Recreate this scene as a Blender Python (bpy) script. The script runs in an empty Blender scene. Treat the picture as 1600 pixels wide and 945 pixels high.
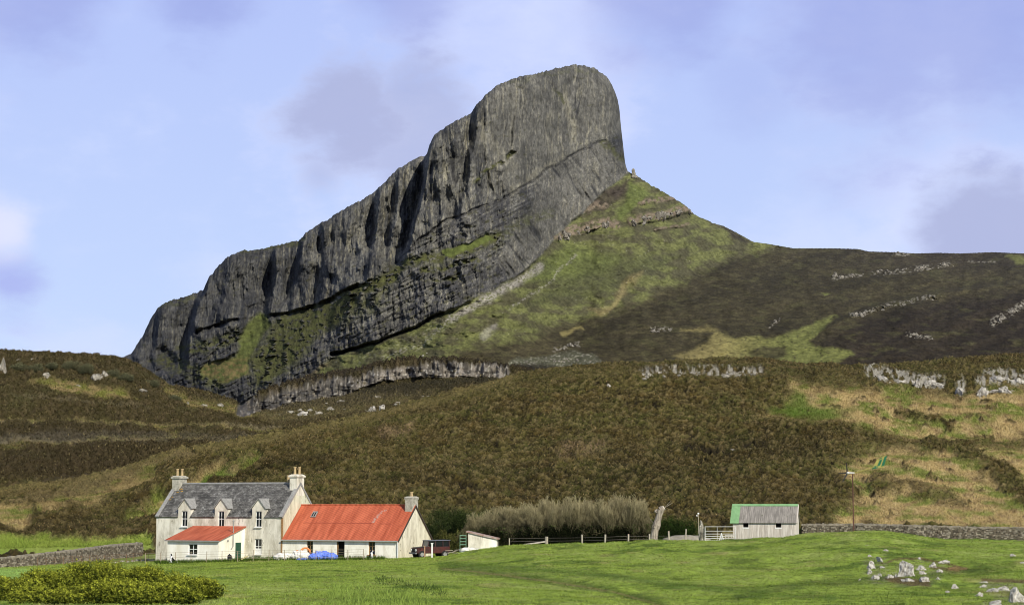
import bpy, bmesh, math, random
import numpy as np
from mathutils import Vector, Matrix
from mathutils.bvhtree import BVHTree
random.seed(7)
rng = np.random.default_rng(7)
SC = bpy.context.scene
COL = SC.collection
# ------------------------------------------------------------------ camera
F = 2800.0; PX0 = 800.0; PY0 = 472.5; YH = 780.0; CZ = 6.5
PITCH = math.atan((YH - PY0) / F)
cam_d = bpy.data.cameras.new('camera'); cam = bpy.data.objects.new('camera', cam_d); COL.objects.link(cam)
cam_d.sensor_width = 36; cam_d.lens = F / 1600 * 36; cam_d.clip_start = 0.5; cam_d.clip_end = 60000
cam.location = (0, 0, CZ); cam.rotation_euler = (math.radians(90) + PITCH, 0, 0)
SC.camera = cam
CP, SP = math.cos(PITCH), math.sin(PITCH)

def slope(py):                      # z/y of the sight line through picture row py
    b = (PY0 - np.asarray(py, float)) / F
    return (SP + b * CP) / (CP - b * SP)
def P3(px, py, Y):                  # a world point at depth Y
    a = (np.asarray(px, float) - PX0) / F; b = (PY0 - np.asarray(py, float)) / F
    k = 1 / (CP - b * SP)
    Y = np.asarray(Y, float)
    return a * k * Y, Y + 0 * a, CZ + (SP + b * CP) * k * Y
def XZ(px, Z, Y):                   # x for picture column px at depth Y and height Z
    s = (Z - CZ) / Y
    b = (s * CP - SP) / (CP + s * SP)
    return (px - PX0) / F / (CP - b * SP) * Y
def at(px, py, Y):
    x, y, z = P3(px, py, Y); return Vector((float(x), float(y), float(z)))

# ------------------------------------------------------------------ noise
def _hash(ix, iy, seed):
    h = (ix.astype(np.int64) * 374761393 + iy.astype(np.int64) * 668265263 + seed * 974634777) & 0xffffffff
    h = ((h ^ (h >> 13)) * 1274126177) & 0xffffffff
    return ((h ^ (h >> 16)) & 0xffff) / 65535.0
def vn(x, y, seed=0):               # gradient noise, about -1..1
    x = np.asarray(x, float); y = np.asarray(y, float)
    ix = np.floor(x); iy = np.floor(y); fx = x - ix; fy = y - iy
    ix = ix.astype(np.int64); iy = iy.astype(np.int64)
    u = fx * fx * fx * (fx * (fx * 6 - 15) + 10); v = fy * fy * fy * (fy * (fy * 6 - 15) + 10)
    def g(dx, dy):
        a = _hash(ix + dx, iy + dy, seed) * 6.2831853
        return np.cos(a) * (fx - dx) + np.sin(a) * (fy - dy)
    a = g(0, 0); b = g(1, 0); c = g(0, 1); d = g(1, 1)
    return ((a * (1 - u) + b * u) * (1 - v) + (c * (1 - u) + d * u) * v) * 1.5
def fbm(x, y, seed=0, oct=4, gain=.5, lac=2.03):
    s = 0; a = 1; t = 0
    for i in range(oct):
        s = s + a * vn(x, y, seed + i * 17); t += a; a *= gain; x = x * lac + 3.1; y = y * lac + 1.7
    return s / t
def rid(x, y, seed=0, oct=3, gain=.5):
    s = 0; a = 1; t = 0
    for i in range(oct):
        s = s + a * (1 - 2 * np.abs(vn(x, y, seed + i * 13))); t += a; a *= gain; x = x * 2.07 + 5; y = y * 2.07 + 9
    return s / t
def cell(x, y, seed=0):             # worley F1 (0 at the centre of a clump) and the cell's random number
    ix = np.floor(x).astype(np.int64); iy = np.floor(y).astype(np.int64)
    best = np.full(np.shape(x), 9.0); cid = np.zeros(np.shape(x))
    for dx in (-1, 0, 1):
        for dy in (-1, 0, 1):
            cx = ix + dx + _hash(ix + dx, iy + dy, seed); cy = iy + dy + _hash(ix + dx, iy + dy, seed + 5)
            d = np.hypot(x - cx, y - cy); m = d < best
            best = np.where(m, d, best); cid = np.where(m, _hash(ix + dx, iy + dy, seed + 9), cid)
    return best, cid
def ss(a, b, x):
    t = np.clip((x - a) / (b - a), 0, 1); return t * t * (3 - 2 * t)
def mix(a, b, t):
    return a * (1 - t[..., None]) + np.asarray(b, float) * t[..., None]
def seg_d(X, Y, pts, closed=False):
    d = np.full(X.shape, 1e9); n = len(pts)
    for i in range(n if closed else n - 1):
        x0, y0 = pts[i]; x1, y1 = pts[(i + 1) % n]
        dx, dy = x1 - x0, y1 - y0; t = np.clip(((X - x0) * dx + (Y - y0) * dy) / (dx * dx + dy * dy + 1e-9), 0, 1)
        d = np.minimum(d, np.hypot(X - x0 - t * dx, Y - y0 - t * dy))
    return d
def poly(X, Y, pts, soft=4):
    out = np.zeros(X.shape)
    xs = [p[0] for p in pts]; ys = [p[1] for p in pts]; m_ = soft + 2
    bb = (X > min(xs) - m_) & (X < max(xs) + m_) & (Y > min(ys) - m_) & (Y < max(ys) + m_)
    if not bb.any(): return out
    x = X[bb]; y = Y[bb]; ins = np.zeros(x.shape, bool); n = len(pts)
    for i in range(n):
        x0, y0 = pts[i]; x1, y1 = pts[(i + 1) % n]
        if y0 == y1: continue
        c = ((y0 > y) != (y1 > y)) & (x < (x1 - x0) * (y - y0) / (y1 - y0) + x0); ins ^= c
    d = seg_d(x, y, pts, True); sd = np.where(ins, d, -d)
    out[bb] = ss(-soft, soft, sd); return out
def strip(X, Y, pts, w, soft=4):
    out = np.zeros(X.shape)
    xs = [p[0] for p in pts]; ys = [p[1] for p in pts]; m_ = w + soft + 2
    bb = (X > min(xs) - m_) & (X < max(xs) + m_) & (Y > min(ys) - m_) & (Y < max(ys) + m_)
    if not bb.any(): return out
    out[bb] = 1 - ss(w - soft, w + soft, seg_d(X[bb], Y[bb], pts)); return out
def itp(px, pts):
    return np.interp(px, [p[0] for p in pts], [p[1] for p in pts])
def blur(A, n, axis):
    for _ in range(n):
        B = A.copy()
        if axis == 0: B[1:-1] = (A[:-2] + 2 * A[1:-1] + A[2:]) / 4
        else: B[:, 1:-1] = (A[:, :-2] + 2 * A[:, 1:-1] + A[:, 2:]) / 4
        A = B
    return A

# ------------------------------------------------------------------ materials
def newmat(name):
    m = bpy.data.materials.new(name); m.use_nodes = True
    nt = m.node_tree; b = nt.nodes['Principled BSDF']; b.inputs['Roughness'].default_value = .9
    b.inputs['Specular IOR Level'].default_value = .15
    return m, nt, b
def nd(nt, t, **k):
    n = nt.nodes.new(t)
    for a, v in k.items():
        if a in n.inputs: n.inputs[a].default_value = v
        else: setattr(n, a, v)
    return n
def attr_mat(name, scale=3.0, lo=.7, hi=1.3, bump=.0, bdist=.1, rough=.95, trans=0, bscale=None):
    m, nt, b = newmat(name); L = nt.links.new
    at_ = nd(nt, 'ShaderNodeAttribute', attribute_name='Col')
    tc = nd(nt, 'ShaderNodeNewGeometry')
    nz = nd(nt, 'ShaderNodeTexNoise', Scale=scale, Detail=5.0, Roughness=.65)
    L(tc.outputs['Position'], nz.inputs['Vector'])
    mr = nd(nt, 'ShaderNodeMapRange'); mr.inputs[1].default_value = .3; mr.inputs[2].default_value = .7
    mr.inputs[3].default_value = lo; mr.inputs[4].default_value = hi
    L(nz.outputs['Fac'], mr.inputs[0])
    mx = nd(nt, 'ShaderNodeVectorMath', operation='SCALE')
    L(at_.outputs['Color'], mx.inputs[0]); L(mr.outputs[0], mx.inputs['Scale']); L(mx.outputs[0], b.inputs['Base Color'])
    b.inputs['Roughness'].default_value = rough; b.inputs['Specular IOR Level'].default_value = .08
    if bump:
        n2 = nd(nt, 'ShaderNodeTexNoise', Scale=bscale or scale, Detail=4.0, Roughness=.6); L(tc.outputs['Position'], n2.inputs['Vector'])
        bp = nd(nt, 'ShaderNodeBump', Strength=bump, Distance=bdist); L(n2.outputs['Fac'], bp.inputs['Height']); L(bp.outputs[0], b.inputs['Normal'])
    return m
def plain(name, c, c2=None, scale=4.0, rough=.8, bump=0, bd=.01, metal=0, stretch=(1, 1, 1), lo=.35, hi=.65, detail=6.0, spec=.3, extra=None):
    """two-tone mottled surface in object coordinates; extra=(colour, scale, threshold) adds blotches"""
    m, nt, b = newmat(name); L = nt.links.new
    c2 = c2 or tuple(v * .75 for v in c)
    tc = nd(nt, 'ShaderNodeTexCoord'); mp = nd(nt, 'ShaderNodeMapping'); mp.inputs['Scale'].default_value = stretch
    L(tc.outputs['Object'], mp.inputs[0])
    nz = nd(nt, 'ShaderNodeTexNoise', Scale=scale, Detail=detail, Roughness=.65); L(mp.outputs[0], nz.inputs['Vector'])
    r = nd(nt, 'ShaderNodeValToRGB'); r.color_ramp.elements[0].position = lo; r.color_ramp.elements[1].position = hi
    r.color_ramp.elements[0].color = (*c2, 1); r.color_ramp.elements[1].color = (*c, 1)
    L(nz.outputs['Fac'], r.inputs[0]); out = r.outputs[0]
    if extra:
        for (ec, es, th) in extra:
            n3 = nd(nt, 'ShaderNodeTexNoise', Scale=es, Detail=5.0, Roughness=.7); L(mp.outputs[0], n3.inputs['Vector'])
            r3 = nd(nt, 'ShaderNodeMapRange'); r3.inputs[1].default_value = th; r3.inputs[2].default_value = th + .07
            L(n3.outputs['Fac'], r3.inputs[0])
            mx = nd(nt, 'ShaderNodeMix', data_type='RGBA'); L(r3.outputs[0], mx.inputs[0]); L(out, mx.inputs[6]); mx.inputs[7].default_value = (*ec, 1)
            out = mx.outputs[2]
    L(out, b.inputs['Base Color'])
    b.inputs['Roughness'].default_value = rough; b.inputs['Metallic'].default_value = metal; b.inputs['Specular IOR Level'].default_value = spec
    if bump:
        bp = nd(nt, 'ShaderNodeBump', Strength=bump, Distance=bd); L(nz.outputs['Fac'], bp.inputs['Height']); L(bp.outputs[0], b.inputs['Normal'])
    return m

# ------------------------------------------------------------------ object helpers
def tag(o, label=None, cat=None, group=None, kind=None):
    if label: o['label'] = label
    if cat: o['category'] = cat
    if group: o['group'] = group
    if kind: o['kind'] = kind
    return o
def empty(name, loc=(0, 0, 0), rz=0):
    o = bpy.data.objects.new(name, None); o.empty_display_size = .3; COL.objects.link(o)
    o.location = loc; o.rotation_euler = (0, 0, rz); return o
def mesh_np(name, V, Fq, mat, colors=None, smooth=False, parent=None):
    me = bpy.data.meshes.new(name); nv = len(V); nf = len(Fq); k = Fq.shape[1]
    me.vertices.add(nv); me.vertices.foreach_set('co', np.ascontiguousarray(V, dtype=np.float32).ravel())
    me.loops.add(nf * k); me.loops.foreach_set('vertex_index', np.ascontiguousarray(Fq, dtype=np.int32).ravel())
    me.polygons.add(nf); me.polygons.foreach_set('loop_start', np.arange(0, nf * k, k, dtype=np.int32))
    me.polygons.foreach_set('loop_total', np.full(nf, k, dtype=np.int32))
    if smooth: me.polygons.foreach_set('use_smooth', np.ones(nf, bool))
    me.update(calc_edges=True)
    if colors is not None:
        ca = me.color_attributes.new('Col', 'FLOAT_COLOR', 'POINT')
        C4 = np.ones((nv, 4), np.float32); C4[:, :3] = np.clip(colors, .001, 1); ca.data.foreach_set('color', C4.ravel())
    me.materials.append(mat)
    o = bpy.data.objects.new(name, me); COL.objects.link(o)
    if parent: o.parent = parent
    return o
def grid_faces(nr, nc):
    i = np.arange(nr * nc).reshape(nr, nc)
    return np.stack([i[:-1, :-1], i[:-1, 1:], i[1:, 1:], i[1:, :-1]], -1).reshape(-1, 4)
class MB:
    def __init__(s): s.v = []; s.f = []
    def add(s, vs, fs):
        n = len(s.v); s.v += [tuple(v) for v in vs]; s.f += [tuple(i + n for i in f) for f in fs]; return s
    def box(s, x0, x1, y0, y1, z0, z1):
        return s.add([(x0, y0, z0), (x1, y0, z0), (x1, y1, z0), (x0, y1, z0), (x0, y0, z1), (x1, y0, z1), (x1, y1, z1), (x0, y1, z1)],
                     [(0, 3, 2, 1), (4, 5, 6, 7), (0, 1, 5, 4), (1, 2, 6, 5), (2, 3, 7, 6), (3, 0, 4, 7)])
    def prism(s, poly2, a, b, axis='y'):
        """extrude a 2-D outline (x,z)/(y,z)/(x,y) from a to b along axis"""
        n = len(poly2)
        def p(q, t):
            return (q[0], t, q[1]) if axis == 'y' else ((t, q[0], q[1]) if axis == 'x' else (q[0], q[1], t))
        return s.add([p(q, a) for q in poly2] + [p(q, b) for q in poly2],
                     [tuple(range(n))[::-1], tuple(range(n, 2 * n))] + [(i, (i + 1) % n, n + (i + 1) % n, n + i) for i in range(n)])
    def slab(s, q, t):
        """a plate: four corners (Vectors) thickened downwards along its normal"""
        q = [Vector(p) for p in q]; nrm = (q[1] - q[0]).cross(q[3] - q[0]).normalized() * t
        return s.add([*q, *[p - nrm for p in q]], [(0, 1, 2, 3), (7, 6, 5, 4), (0, 4, 5, 1), (1, 5, 6, 2), (2, 6, 7, 3), (3, 7, 4, 0)])
    def bar(s, a, b, r, r2=None, n=6):
        a = Vector(a); b = Vector(b); d = (b - a).normalized(); r2 = r if r2 is None else r2
        u = d.orthogonal().normalized(); w = d.cross(u)
        vs = []
        for (c, rr) in ((a, r), (b, r2)):
            for i in range(n):
                t = 2 * math.pi * i / n; vs.append(c + (u * math.cos(t) + w * math.sin(t)) * rr)
        return s.add(vs, [(i, (i + 1) % n, n + (i + 1) % n, n + i) for i in range(n)] + [tuple(range(n))[::-1], tuple(range(n, 2 * n))])
    def lathe(s, prof, n=14, c=(0, 0, 0)):
        vs = []; m = len(prof)
        for (r, z) in prof:
            for i in range(n):
                t = 2 * math.pi * i / n; vs.append((c[0] + r * math.cos(t), c[1] + r * math.sin(t), c[2] + z))
        fs = [(j * n + i, j * n + (i + 1) % n, (j + 1) * n + (i + 1) % n, (j + 1) * n + i) for j in range(m - 1) for i in range(n)]
        fs += [tuple(range(n))[::-1], tuple(range((m - 1) * n, m * n))]
        return s.add(vs, fs)
    def blob(s, c, r, seed=0, amp=.25, sub=2, freq=1.0, flat=False):
        bm = bmesh.new(); bmesh.ops.create_icosphere(bm, subdivisions=sub, radius=1)
        for v in bm.verts:
            p = v.co.copy()
            k = 1 + amp * float(vn(p.x * 1.7 * freq + seed, p.y * 1.7 * freq + p.z * 1.3 + seed * .7, 3)) + amp * .5 * float(vn(p.z * 3.7 * freq + seed, p.x * 3.1 + p.y * 2.3, 9))
            v.co = Vector((c[0] + p.x * r[0] * k, c[1] + p.y * r[1] * k, c[2] + p.z * r[2] * k))
        s.add([v.co for v in bm.verts], [tuple(w.index for w in f.verts) for f in bm.faces]); bm.free(); return s
    def build(s, name, mat, parent=None, smooth=False, bevel=0):
        me = bpy.data.meshes.new(name); me.from_pydata([tuple(v) for v in s.v], [], s.f); me.validate()
        if bevel:
            bm = bmesh.new(); bm.from_mesh(me); bmesh.ops.recalc_face_normals(bm, faces=bm.faces)
            bmesh.ops.bevel(bm, geom=[e for e in bm.edges if len(e.link_faces) == 2 and e.calc_face_angle(0) > .6], offset=bevel, segments=1, affect='EDGES')
            bm.to_mesh(me); bm.free()
        else:
            bm = bmesh.new(); bm.from_mesh(me); bmesh.ops.recalc_face_normals(bm, faces=bm.faces); bm.to_mesh(me); bm.free()
        if smooth: me.polygons.foreach_set('use_smooth', [True] * len(me.polygons))
        me.materials.append(mat)
        o = bpy.data.objects.new(name, me); COL.objects.link(o)
        if parent: o.parent = parent
        return o
def copy_tree(o, parent=None):
    c = o.copy(); COL.objects.link(c); c.parent = parent
    for ch in list(o.children): copy_tree(ch, c)
    return c

# ------------------------------------------------------------------ world and sun
SUN_AZ = math.radians(29)      # to the right of straight behind the camera
SUN_EL = math.radians(34)
sd = Vector((math.sin(SUN_AZ) * math.cos(SUN_EL), -math.cos(SUN_AZ) * math.cos(SUN_EL), math.sin(SUN_EL)))
sun_d = bpy.data.lights.new('sun', 'SUN'); sun = bpy.data.objects.new('sun', sun_d); COL.objects.link(sun)
sun_d.energy = 5.0; sun_d.angle = math.radians(.5); sun_d.color = (1, .93, .80)
sun.rotation_euler = sd.to_track_quat('Z', 'Y').to_euler(); sun.location = (60, -60, 120)
W = bpy.data.worlds.new('World'); SC.world = W; W.use_nodes = True
nt = W.node_tree; L = nt.links.new; bg = nt.nodes['Background']
sky = nd(nt, 'ShaderNodeTexSky', sky_type='NISHITA', sun_disc=False)
sky.sun_elevation = SUN_EL; sky.sun_rotation = math.atan2(sd.x, sd.y); sky.air_density = 1.0; sky.dust_density = .6; sky.ozone_density = 2.0
bg.inputs[1].default_value = .1
tc = nd(nt, 'ShaderNodeTexCoord'); G = tc.outputs['Generated']
def vm(op, a, b=None, sc=None):
    n = nd(nt, 'ShaderNodeVectorMath', operation=op)
    L(a, n.inputs[0])
    if b is not None:
        if hasattr(b, 'is_linked'): L(b, n.inputs[1])
        else: n.inputs[1].default_value = b
    if sc is not None:
        if hasattr(sc, 'is_linked'): L(sc, n.inputs['Scale'])
        else: n.inputs['Scale'].default_value = sc
    return n.outputs[1] if op in ('DOT_PRODUCT', 'DISTANCE', 'LENGTH') else n.outputs[0]
def mt(op, a, b=0., c=0.):
    n = nd(nt, 'ShaderNodeMath', operation=op)
    for i, v in enumerate((a, b, c)):
        if hasattr(v, 'is_linked'): L(v, n.inputs[i])
        else: n.inputs[i].default_value = v
    return n.outputs[0]
def mr_(v, a, b, c=0., d=1., smooth=True):
    n = nd(nt, 'ShaderNodeMapRange'); n.interpolation_type = 'SMOOTHSTEP' if smooth else 'LINEAR'
    L(v, n.inputs[0])
    for i, q in enumerate((a, b, c, d)): n.inputs[i + 1].default_value = q
    return n.outputs[0]
def mixc(f, a, b):
    n = nd(nt, 'ShaderNodeMix', data_type='RGBA')
    if hasattr(f, 'is_linked'): L(f, n.inputs[0])
    else: n.inputs[0].default_value = f
    for i, q in ((6, a), (7, b)):
        if hasattr(q, 'is_linked'): L(q, n.inputs[i])
        else: n.inputs[i].default_value = (*q, 1)
    return n.outputs[2]
# clear sky: the Nishita sky pulled towards the pale periwinkle of a thin high haze
elev = nd(nt, 'ShaderNodeSeparateXYZ'); L(G, elev.inputs[0])
hazeg = mr_(elev.outputs[2], 0.0, .30, 0, 1, False)
hz = mixc(hazeg, (6.2, 7.6, 10.4), (5.0, 5.95, 10.2))
clear = mixc(.88, sky.outputs[0], hz)
high = mr_(elev.outputs[2], .26, .60)      # the sky deepens overhead, out of view; darkened to cut fill light
nzw = nd(nt, 'ShaderNodeTexNoise', Scale=7.0, Detail=7.0, Roughness=.6)
mpw = nd(nt, 'ShaderNodeMapping'); mpw.inputs['Scale'].default_value = (1, 1, 1.9); L(G, mpw.inputs[0]); L(mpw.outputs[0], nzw.inputs['Vector'])
nzf = nd(nt, 'ShaderNodeTexNoise', Scale=16.0, Detail=6.0, Roughness=.55); L(mpw.outputs[0], nzf.inputs['Vector'])
def blobf(px, py, rad, amp=1.4, hi=.85):     # a soft cloud patch around one direction of the sky
    d = P3(px, py, 1.0); v = Vector((float(d[0]), 1.0, float(d[2]) - CZ)).normalized()
    dist = vm('DISTANCE', G, tuple(v))
    r = rad / F
    e = mt('SUBTRACT', 1.0, mt('DIVIDE', dist, r))
    e = mt('ADD', e, mt('MULTIPLY', mt('SUBTRACT', nzw.outputs['Fac'], .5), amp * 1.8))
    e = mt('ADD', e, mt('MULTIPLY', mt('SUBTRACT', nzf.outputs['Fac'], .5), amp * .8))
    return mr_(e, .0, hi)
def addf(*fs):
    o = fs[0]
    for q in fs[1:]: o = mt('MAXIMUM', o, q)
    return o
thin = mr_(nzw.outputs['Fac'], .42, .66, 0, .6)
sk = mixc(thin, clear, (6.9, 7.7, 10.5))
grey = addf(blobf(520, 165, 150, 1.5, .6), mt('MULTIPLY', blobf(500, 270, 60), .6), mt('MULTIPLY', blobf(640, 185, 130, 1.5, .6), .8), blobf(1545, 365, 125, 1.0, .5))
top = mt('MULTIPLY', addf(blobf(60, -20, 190), blobf(320, 5, 150), blobf(620, -30, 130), blobf(1050, -10, 170), blobf(1350, 30, 260), blobf(1590, 20, 240), mt('MULTIPLY', blobf(1180, 140, 130), .4)), .66)
lit = addf(blobf(500, 175, 215, 1.8, .7), blobf(1530, 350, 170, 1.4, .6), mt('MULTIPLY', blobf(800, 40, 260, 2.2, .8), .7))
sk = mixc(mt('MULTIPLY', lit, .45), sk, (7.4, 7.9, 10.6))
sk = mixc(mt('MULTIPLY', grey, .80), sk, (4.1, 4.5, 7.0))
sk = mixc(top, sk, (3.3, 3.9, 7.8))
sk = mixc(mt('MULTIPLY', blobf(15, 445, 90), .6), sk, (3.6, 3.9, 8.4))
sk = mixc(mt('MULTIPLY', blobf(8, 360, 75, 1.0), .85), sk, (7.8, 8.1, 10.2))
sk = mixc(high, sk, (1.15, 1.55, 3.0))
L(sk, bg.inputs[0])
SC.cycles.filter_width = 1.0
SC.view_settings.view_transform = 'Standard'; SC.view_settings.look = 'None'; SC.view_settings.exposure = 0
# ================================================================== TERRAIN
GRASS = np.array((.20, .275, .045)); GRASS_D = np.array((.070, .120, .018)); HEA = np.array((.054, .044, .012)); HEA_D = np.array((.022, .018, .009))
STRAW = np.array((.26, .20, .09)); OLIVE = np.array((.085, .085, .020))
def columns(lo, hi, step, wide):
    a = np.arange(lo, hi + .1, step)
    l = lo - (np.linspace(1, 0, 26, endpoint=False) ** 1.6) * wide; r = hi + (np.linspace(0, 1, 27)[1:] ** 1.6) * wide
    return np.concatenate([l, a, r])
def rails_sheet(cols, rails, nrows, smooth_n):
    """rails: list of (py points, Y points[, 'z']) ; returns X,Y,Z,PX arrays (rows, cols)"""
    Zr, Yr = [], []
    for rl in rails:
        Y = itp(cols, rl[1]); q = itp(cols, rl[0])
        Z = q if len(rl) > 2 else CZ + slope(q) * Y
        Yr.append(Y); Zr.append(Z)
    ZZ, YY = [], []
    for k in range(len(rails) - 1):
        t = np.linspace(0, 1, nrows[k], endpoint=(k == len(rails) - 2))[:, None]
        ZZ.append(Zr[k] * (1 - t) + Zr[k + 1] * t); YY.append(Yr[k] * (1 - t) + Yr[k + 1] * t)
    Z = np.concatenate(ZZ); Y = np.concatenate(YY)
    Z = blur(blur(Z, smooth_n, 0), smooth_n // 2, 1); Y = blur(Y, smooth_n, 0)
    PX = np.broadcast_to(cols, Z.shape).copy()
    return PX, Y, Z
def to_py(Z, Y):
    s = (Z - CZ) / Y; b = (s * CP - SP) / (CP + s * SP); return PY0 - b * F

# ---- far base plate under everything (reaches the horizon)
_m = attr_mat('distant_ground_surface', .01)
_v = np.array([(-40000, -3000, -14), (40000, -3000, -14), (40000, 55000, -14), (-40000, 55000, -14)], float)
tag(mesh_np('distant_ground', _v, np.array([[0, 1, 2, 3]]), _m, np.tile(OLIVE * .6, (4, 1))), kind='structure')

# ---- 1. the green field with its knoll
cols = columns(-40, 1640, 1.5, 2600)
FR = [
 ([(0, 4.6)], [(0, 3)], 'z'),
 ([(0, 4.2), (1600, 4.6)], [(0, 22)], 'z'),
 ([(0, 962)], [(0, 44), (1600, 50)]),
 ([(0, 915), (400, 912), (700, 915), (1000, 930), (1300, 925), (1600, 925)], [(0, 80), (1600, 70)]),
 ([(0, 899), (300, 893), (600, 889), (700, 886), (850, 882), (1000, 884), (1300, 880), (1600, 880)], [(0, 125), (700, 130), (1000, 110), (1600, 105)]),
 ([(0, 892), (250, 883), (600, 879), (680, 874), (735, 861), (800, 851), (900, 848), (1100, 845), (1150, 843.5), (1250, 836), (1326, 829), (1370, 828.5), (1425, 835), (1500, 844), (1600, 847)], [(0, 165), (600, 168), (720, 165), (1000, 150), (1600, 150)]),
 ([(0, 887), (250, 879), (450, 873), (640, 871), (700, 869), (760, 860), (1100, 852), (1250, 850), (1600, 853)], [(0, 190), (640, 184), (1600, 175)]),
 ([(0, 882), (250, 872), (640, 866), (700, 864), (760, 858), (1100, 850), (1250, 848), (1600, 851)], [(0, 215), (640, 205), (1600, 215)]),
 ([(0, 862), (200, 860), (640, 860), (1000, 850), (1600, 850)], [(0, 250), (1600, 245)]),
]
PX, Y, Z = rails_sheet(cols, FR, [8, 14, 90, 120, 110, 60, 60, 30], 7)
X = XZ(PX, Z, Y)
Z += fbm(X / 9, Y / 9, 11, 3) * .22 * ss(30, 90, Y) * (1 - .8 * ss(150, 185, Y))
Z += fbm(X / 1.6, Y / 1.6, 12, 3) * .07 + rid(X / .5, Y / .5, 15, 2) * .018 + (fbm(X / 2.5, Y / 2.2, 16, 3) * .10) * ss(700, 860, PX) * (1 - ss(150, 165, Y))
# low sheep-cropped terraces across the knoll
tz = ss(740, 860, PX) * (1 - ss(150, 165, Y)) * ss(60, 80, Y)
Z += tz * .10 * np.sin(Z * 9 + fbm(X / 6, Y / 6, 14, 2) * 4) * .8
PY = to_py(Z, Y)
FX, FY, FZ, FPX = X, Y, Z, PX
n1 = fbm(X / 7, Y / 7, 21, 4); n2 = fbm(X / 1.3, Y / 1.3, 22, 3); n3 = fbm(X / .35, Y / .35, 23, 2)
C = np.tile(GRASS, X.shape + (1,)); C = mix(C, GRASS_D, ss(.05, .5, n1 + n2 * .7) * .8); C = mix(C, (.25, .30, .08), ss(.0, .4, -n1 + n2 * .6) * .7); C = mix(C, (.28, .24, .10), ss(.25, .5, fbm(X / 4, Y / 7, 25, 4)) * .45); C = mix(C, (.075, .11, .018), ss(.12, .42, fbm(X / 3.2, Y / 5, 24, 4)) * ss(700, 900, PX) * .7)
C = mix(C, (.19, .17, .06), ss(.25, .55, n2 * .8 + n3 * .5 - .1) * .5)
wx = PX + n2 * 8; wy = PY + n3 * 2
C = mix(C, (.22, .34, .09), poly(wx, wy, [(-300, 888), (60, 888), (66, 894), (50, 925), (-300, 930)], 3) * .9)
trk = [(690, 886), (760, 893), (860, 906), (960, 922), (1040, 945), (1060, 990)]
C = mix(C, (.045, .075, .014), strip(PX, PY, trk, 6, 4) * .6); C = mix(C, (.17, .15, .06), strip(PX, PY, trk, 1.2, 1) * .8)
C = mix(C, (.04, .07, .012), strip(wx, wy, [(700, 880), (820, 889), (950, 900), (1060, 915), (1200, 925)], 4, 4) * .4)
C = mix(C, (.035, .06, .012), strip(wx, wy, [(1580, 885), (1500, 893), (1400, 905), (1250, 912), (1150, 935)], 5, 5) * .5)
kr = np.clip(poly(wx, wy, [(1348, 872), (1385, 866), (1392, 905), (1372, 915), (1350, 905)], 5) + poly(wx, wy, [(1400, 884), (1440, 874), (1478, 884), (1470, 905), (1445, 916), (1405, 912), (1395, 898)], 5) + poly(wx, wy, [(1528, 908), (1620, 908), (1620, 960), (1540, 952)], 5), 0, 1) * ss(-.1, .15, n2 + n3)
C = mix(C, (.30, .28, .22), kr * .35); C = mix(C, (.10, .10, .035), kr * .3)
C = mix(C, (.08, .14, .022), strip(wx, wy, [(690, 882), (760, 884), (880, 893), (1000, 905), (1150, 925), (1300, 934)], 4, 4) * .45)
for _q, _w in (([(1380, 880), (1400, 873), (1440, 872), (1500, 886), (1510, 889)], 1.6), ([(1455, 886), (1490, 889)], 2.5), ([(1535, 906), (1600, 908)], 3), ([(1390, 905), (1450, 912)], 5)):
    C = mix(C, (.11, .075, .04), strip(wx, wy, _q, _w, 1.2) * .85)
C = mix(C, (.20, .13, .06), poly(wx, wy, [(1480, 887), (1492, 884), (1512, 888), (1500, 892), (1482, 891)], 1.5) * .9)
C = mix(C, (.16, .13, .06), strip(wx, wy, [(440, 936), (500, 938), (580, 926)], 4, 4) * .5 * ss(0, .3, n3 + n2))
C = mix(C, (.13, .12, .06), poly(wx, wy, [(120, 874), (240, 866), (248, 878), (120, 884)], 3) * .4)
C = C * (1 + .42 * n3 + .25 * fbm(X / .9, Y / 1.6, 26, 2))[..., None]
Z -= strip(PX, PY, trk, 5, 4) * .07
V = np.stack([X, Y, Z], -1).reshape(-1, 3)
M_grass = attr_mat('field_turf', 6, .62, 1.35, .5, .05, bscale=11)
field = tag(mesh_np('field', V, grid_faces(*X.shape), M_grass, C.reshape(-1, 3), True), kind='structure')
FV, FC = V, C.reshape(-1, 3)

# ---- 2. the heather hill behind the farm
cols = columns(-30, 1630, 1.35, 2600)
H2 = [(0, 768), (90, 757), (161, 743), (230, 722), (281, 704), (350, 694), (400, 688), (440, 680), (475, 671), (550, 656), (625, 638), (700, 617), (775, 597), (830, 583), (888, 576), (950, 571), (1000, 570), (1060, 567), (1120, 563), (1190, 563), (1250, 571), (1350, 574), (1400, 571), (1450, 567), (1520, 560), (1600, 555)]
HY = [(0, 330), (250, 350), (450, 360), (700, 400), (1000, 430), (1600, 440)]
HR = [
 ([(0, 895), (450, 890), (700, 885), (1000, 875), (1600, 875)], [(0, 225), (640, 225), (1600, 226)]),
 ([(0, 857), (230, 852), (300, 845), (700, 842), (1000, 842), (1240, 828), (1600, 826)], [(0, 238), (1600, 236)]),
 ([(0, 812), (200, 792), (320, 755), (400, 745), (550, 730), (800, 700), (1100, 690), (1600, 690)], [(0, 285), (400, 290), (800, 325), (1600, 330)]),
 ([(0, 782), (200, 752), (330, 718), (450, 697), (560, 676), (700, 648), (800, 618), (900, 604), (1200, 600), (1600, 606)], [(0, 312), (450, 335), (800, 368), (1600, 380)]),
 (H2, HY),
 ([(p[0], p[1] + 7) for p in H2], [(p[0], p[1] + 26) for p in HY]),
 ([(0, 800), (400, 730), (700, 660), (1000, 610), (1600, 600)], [(p[0], p[1] + 70) for p in HY]),
]
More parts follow.
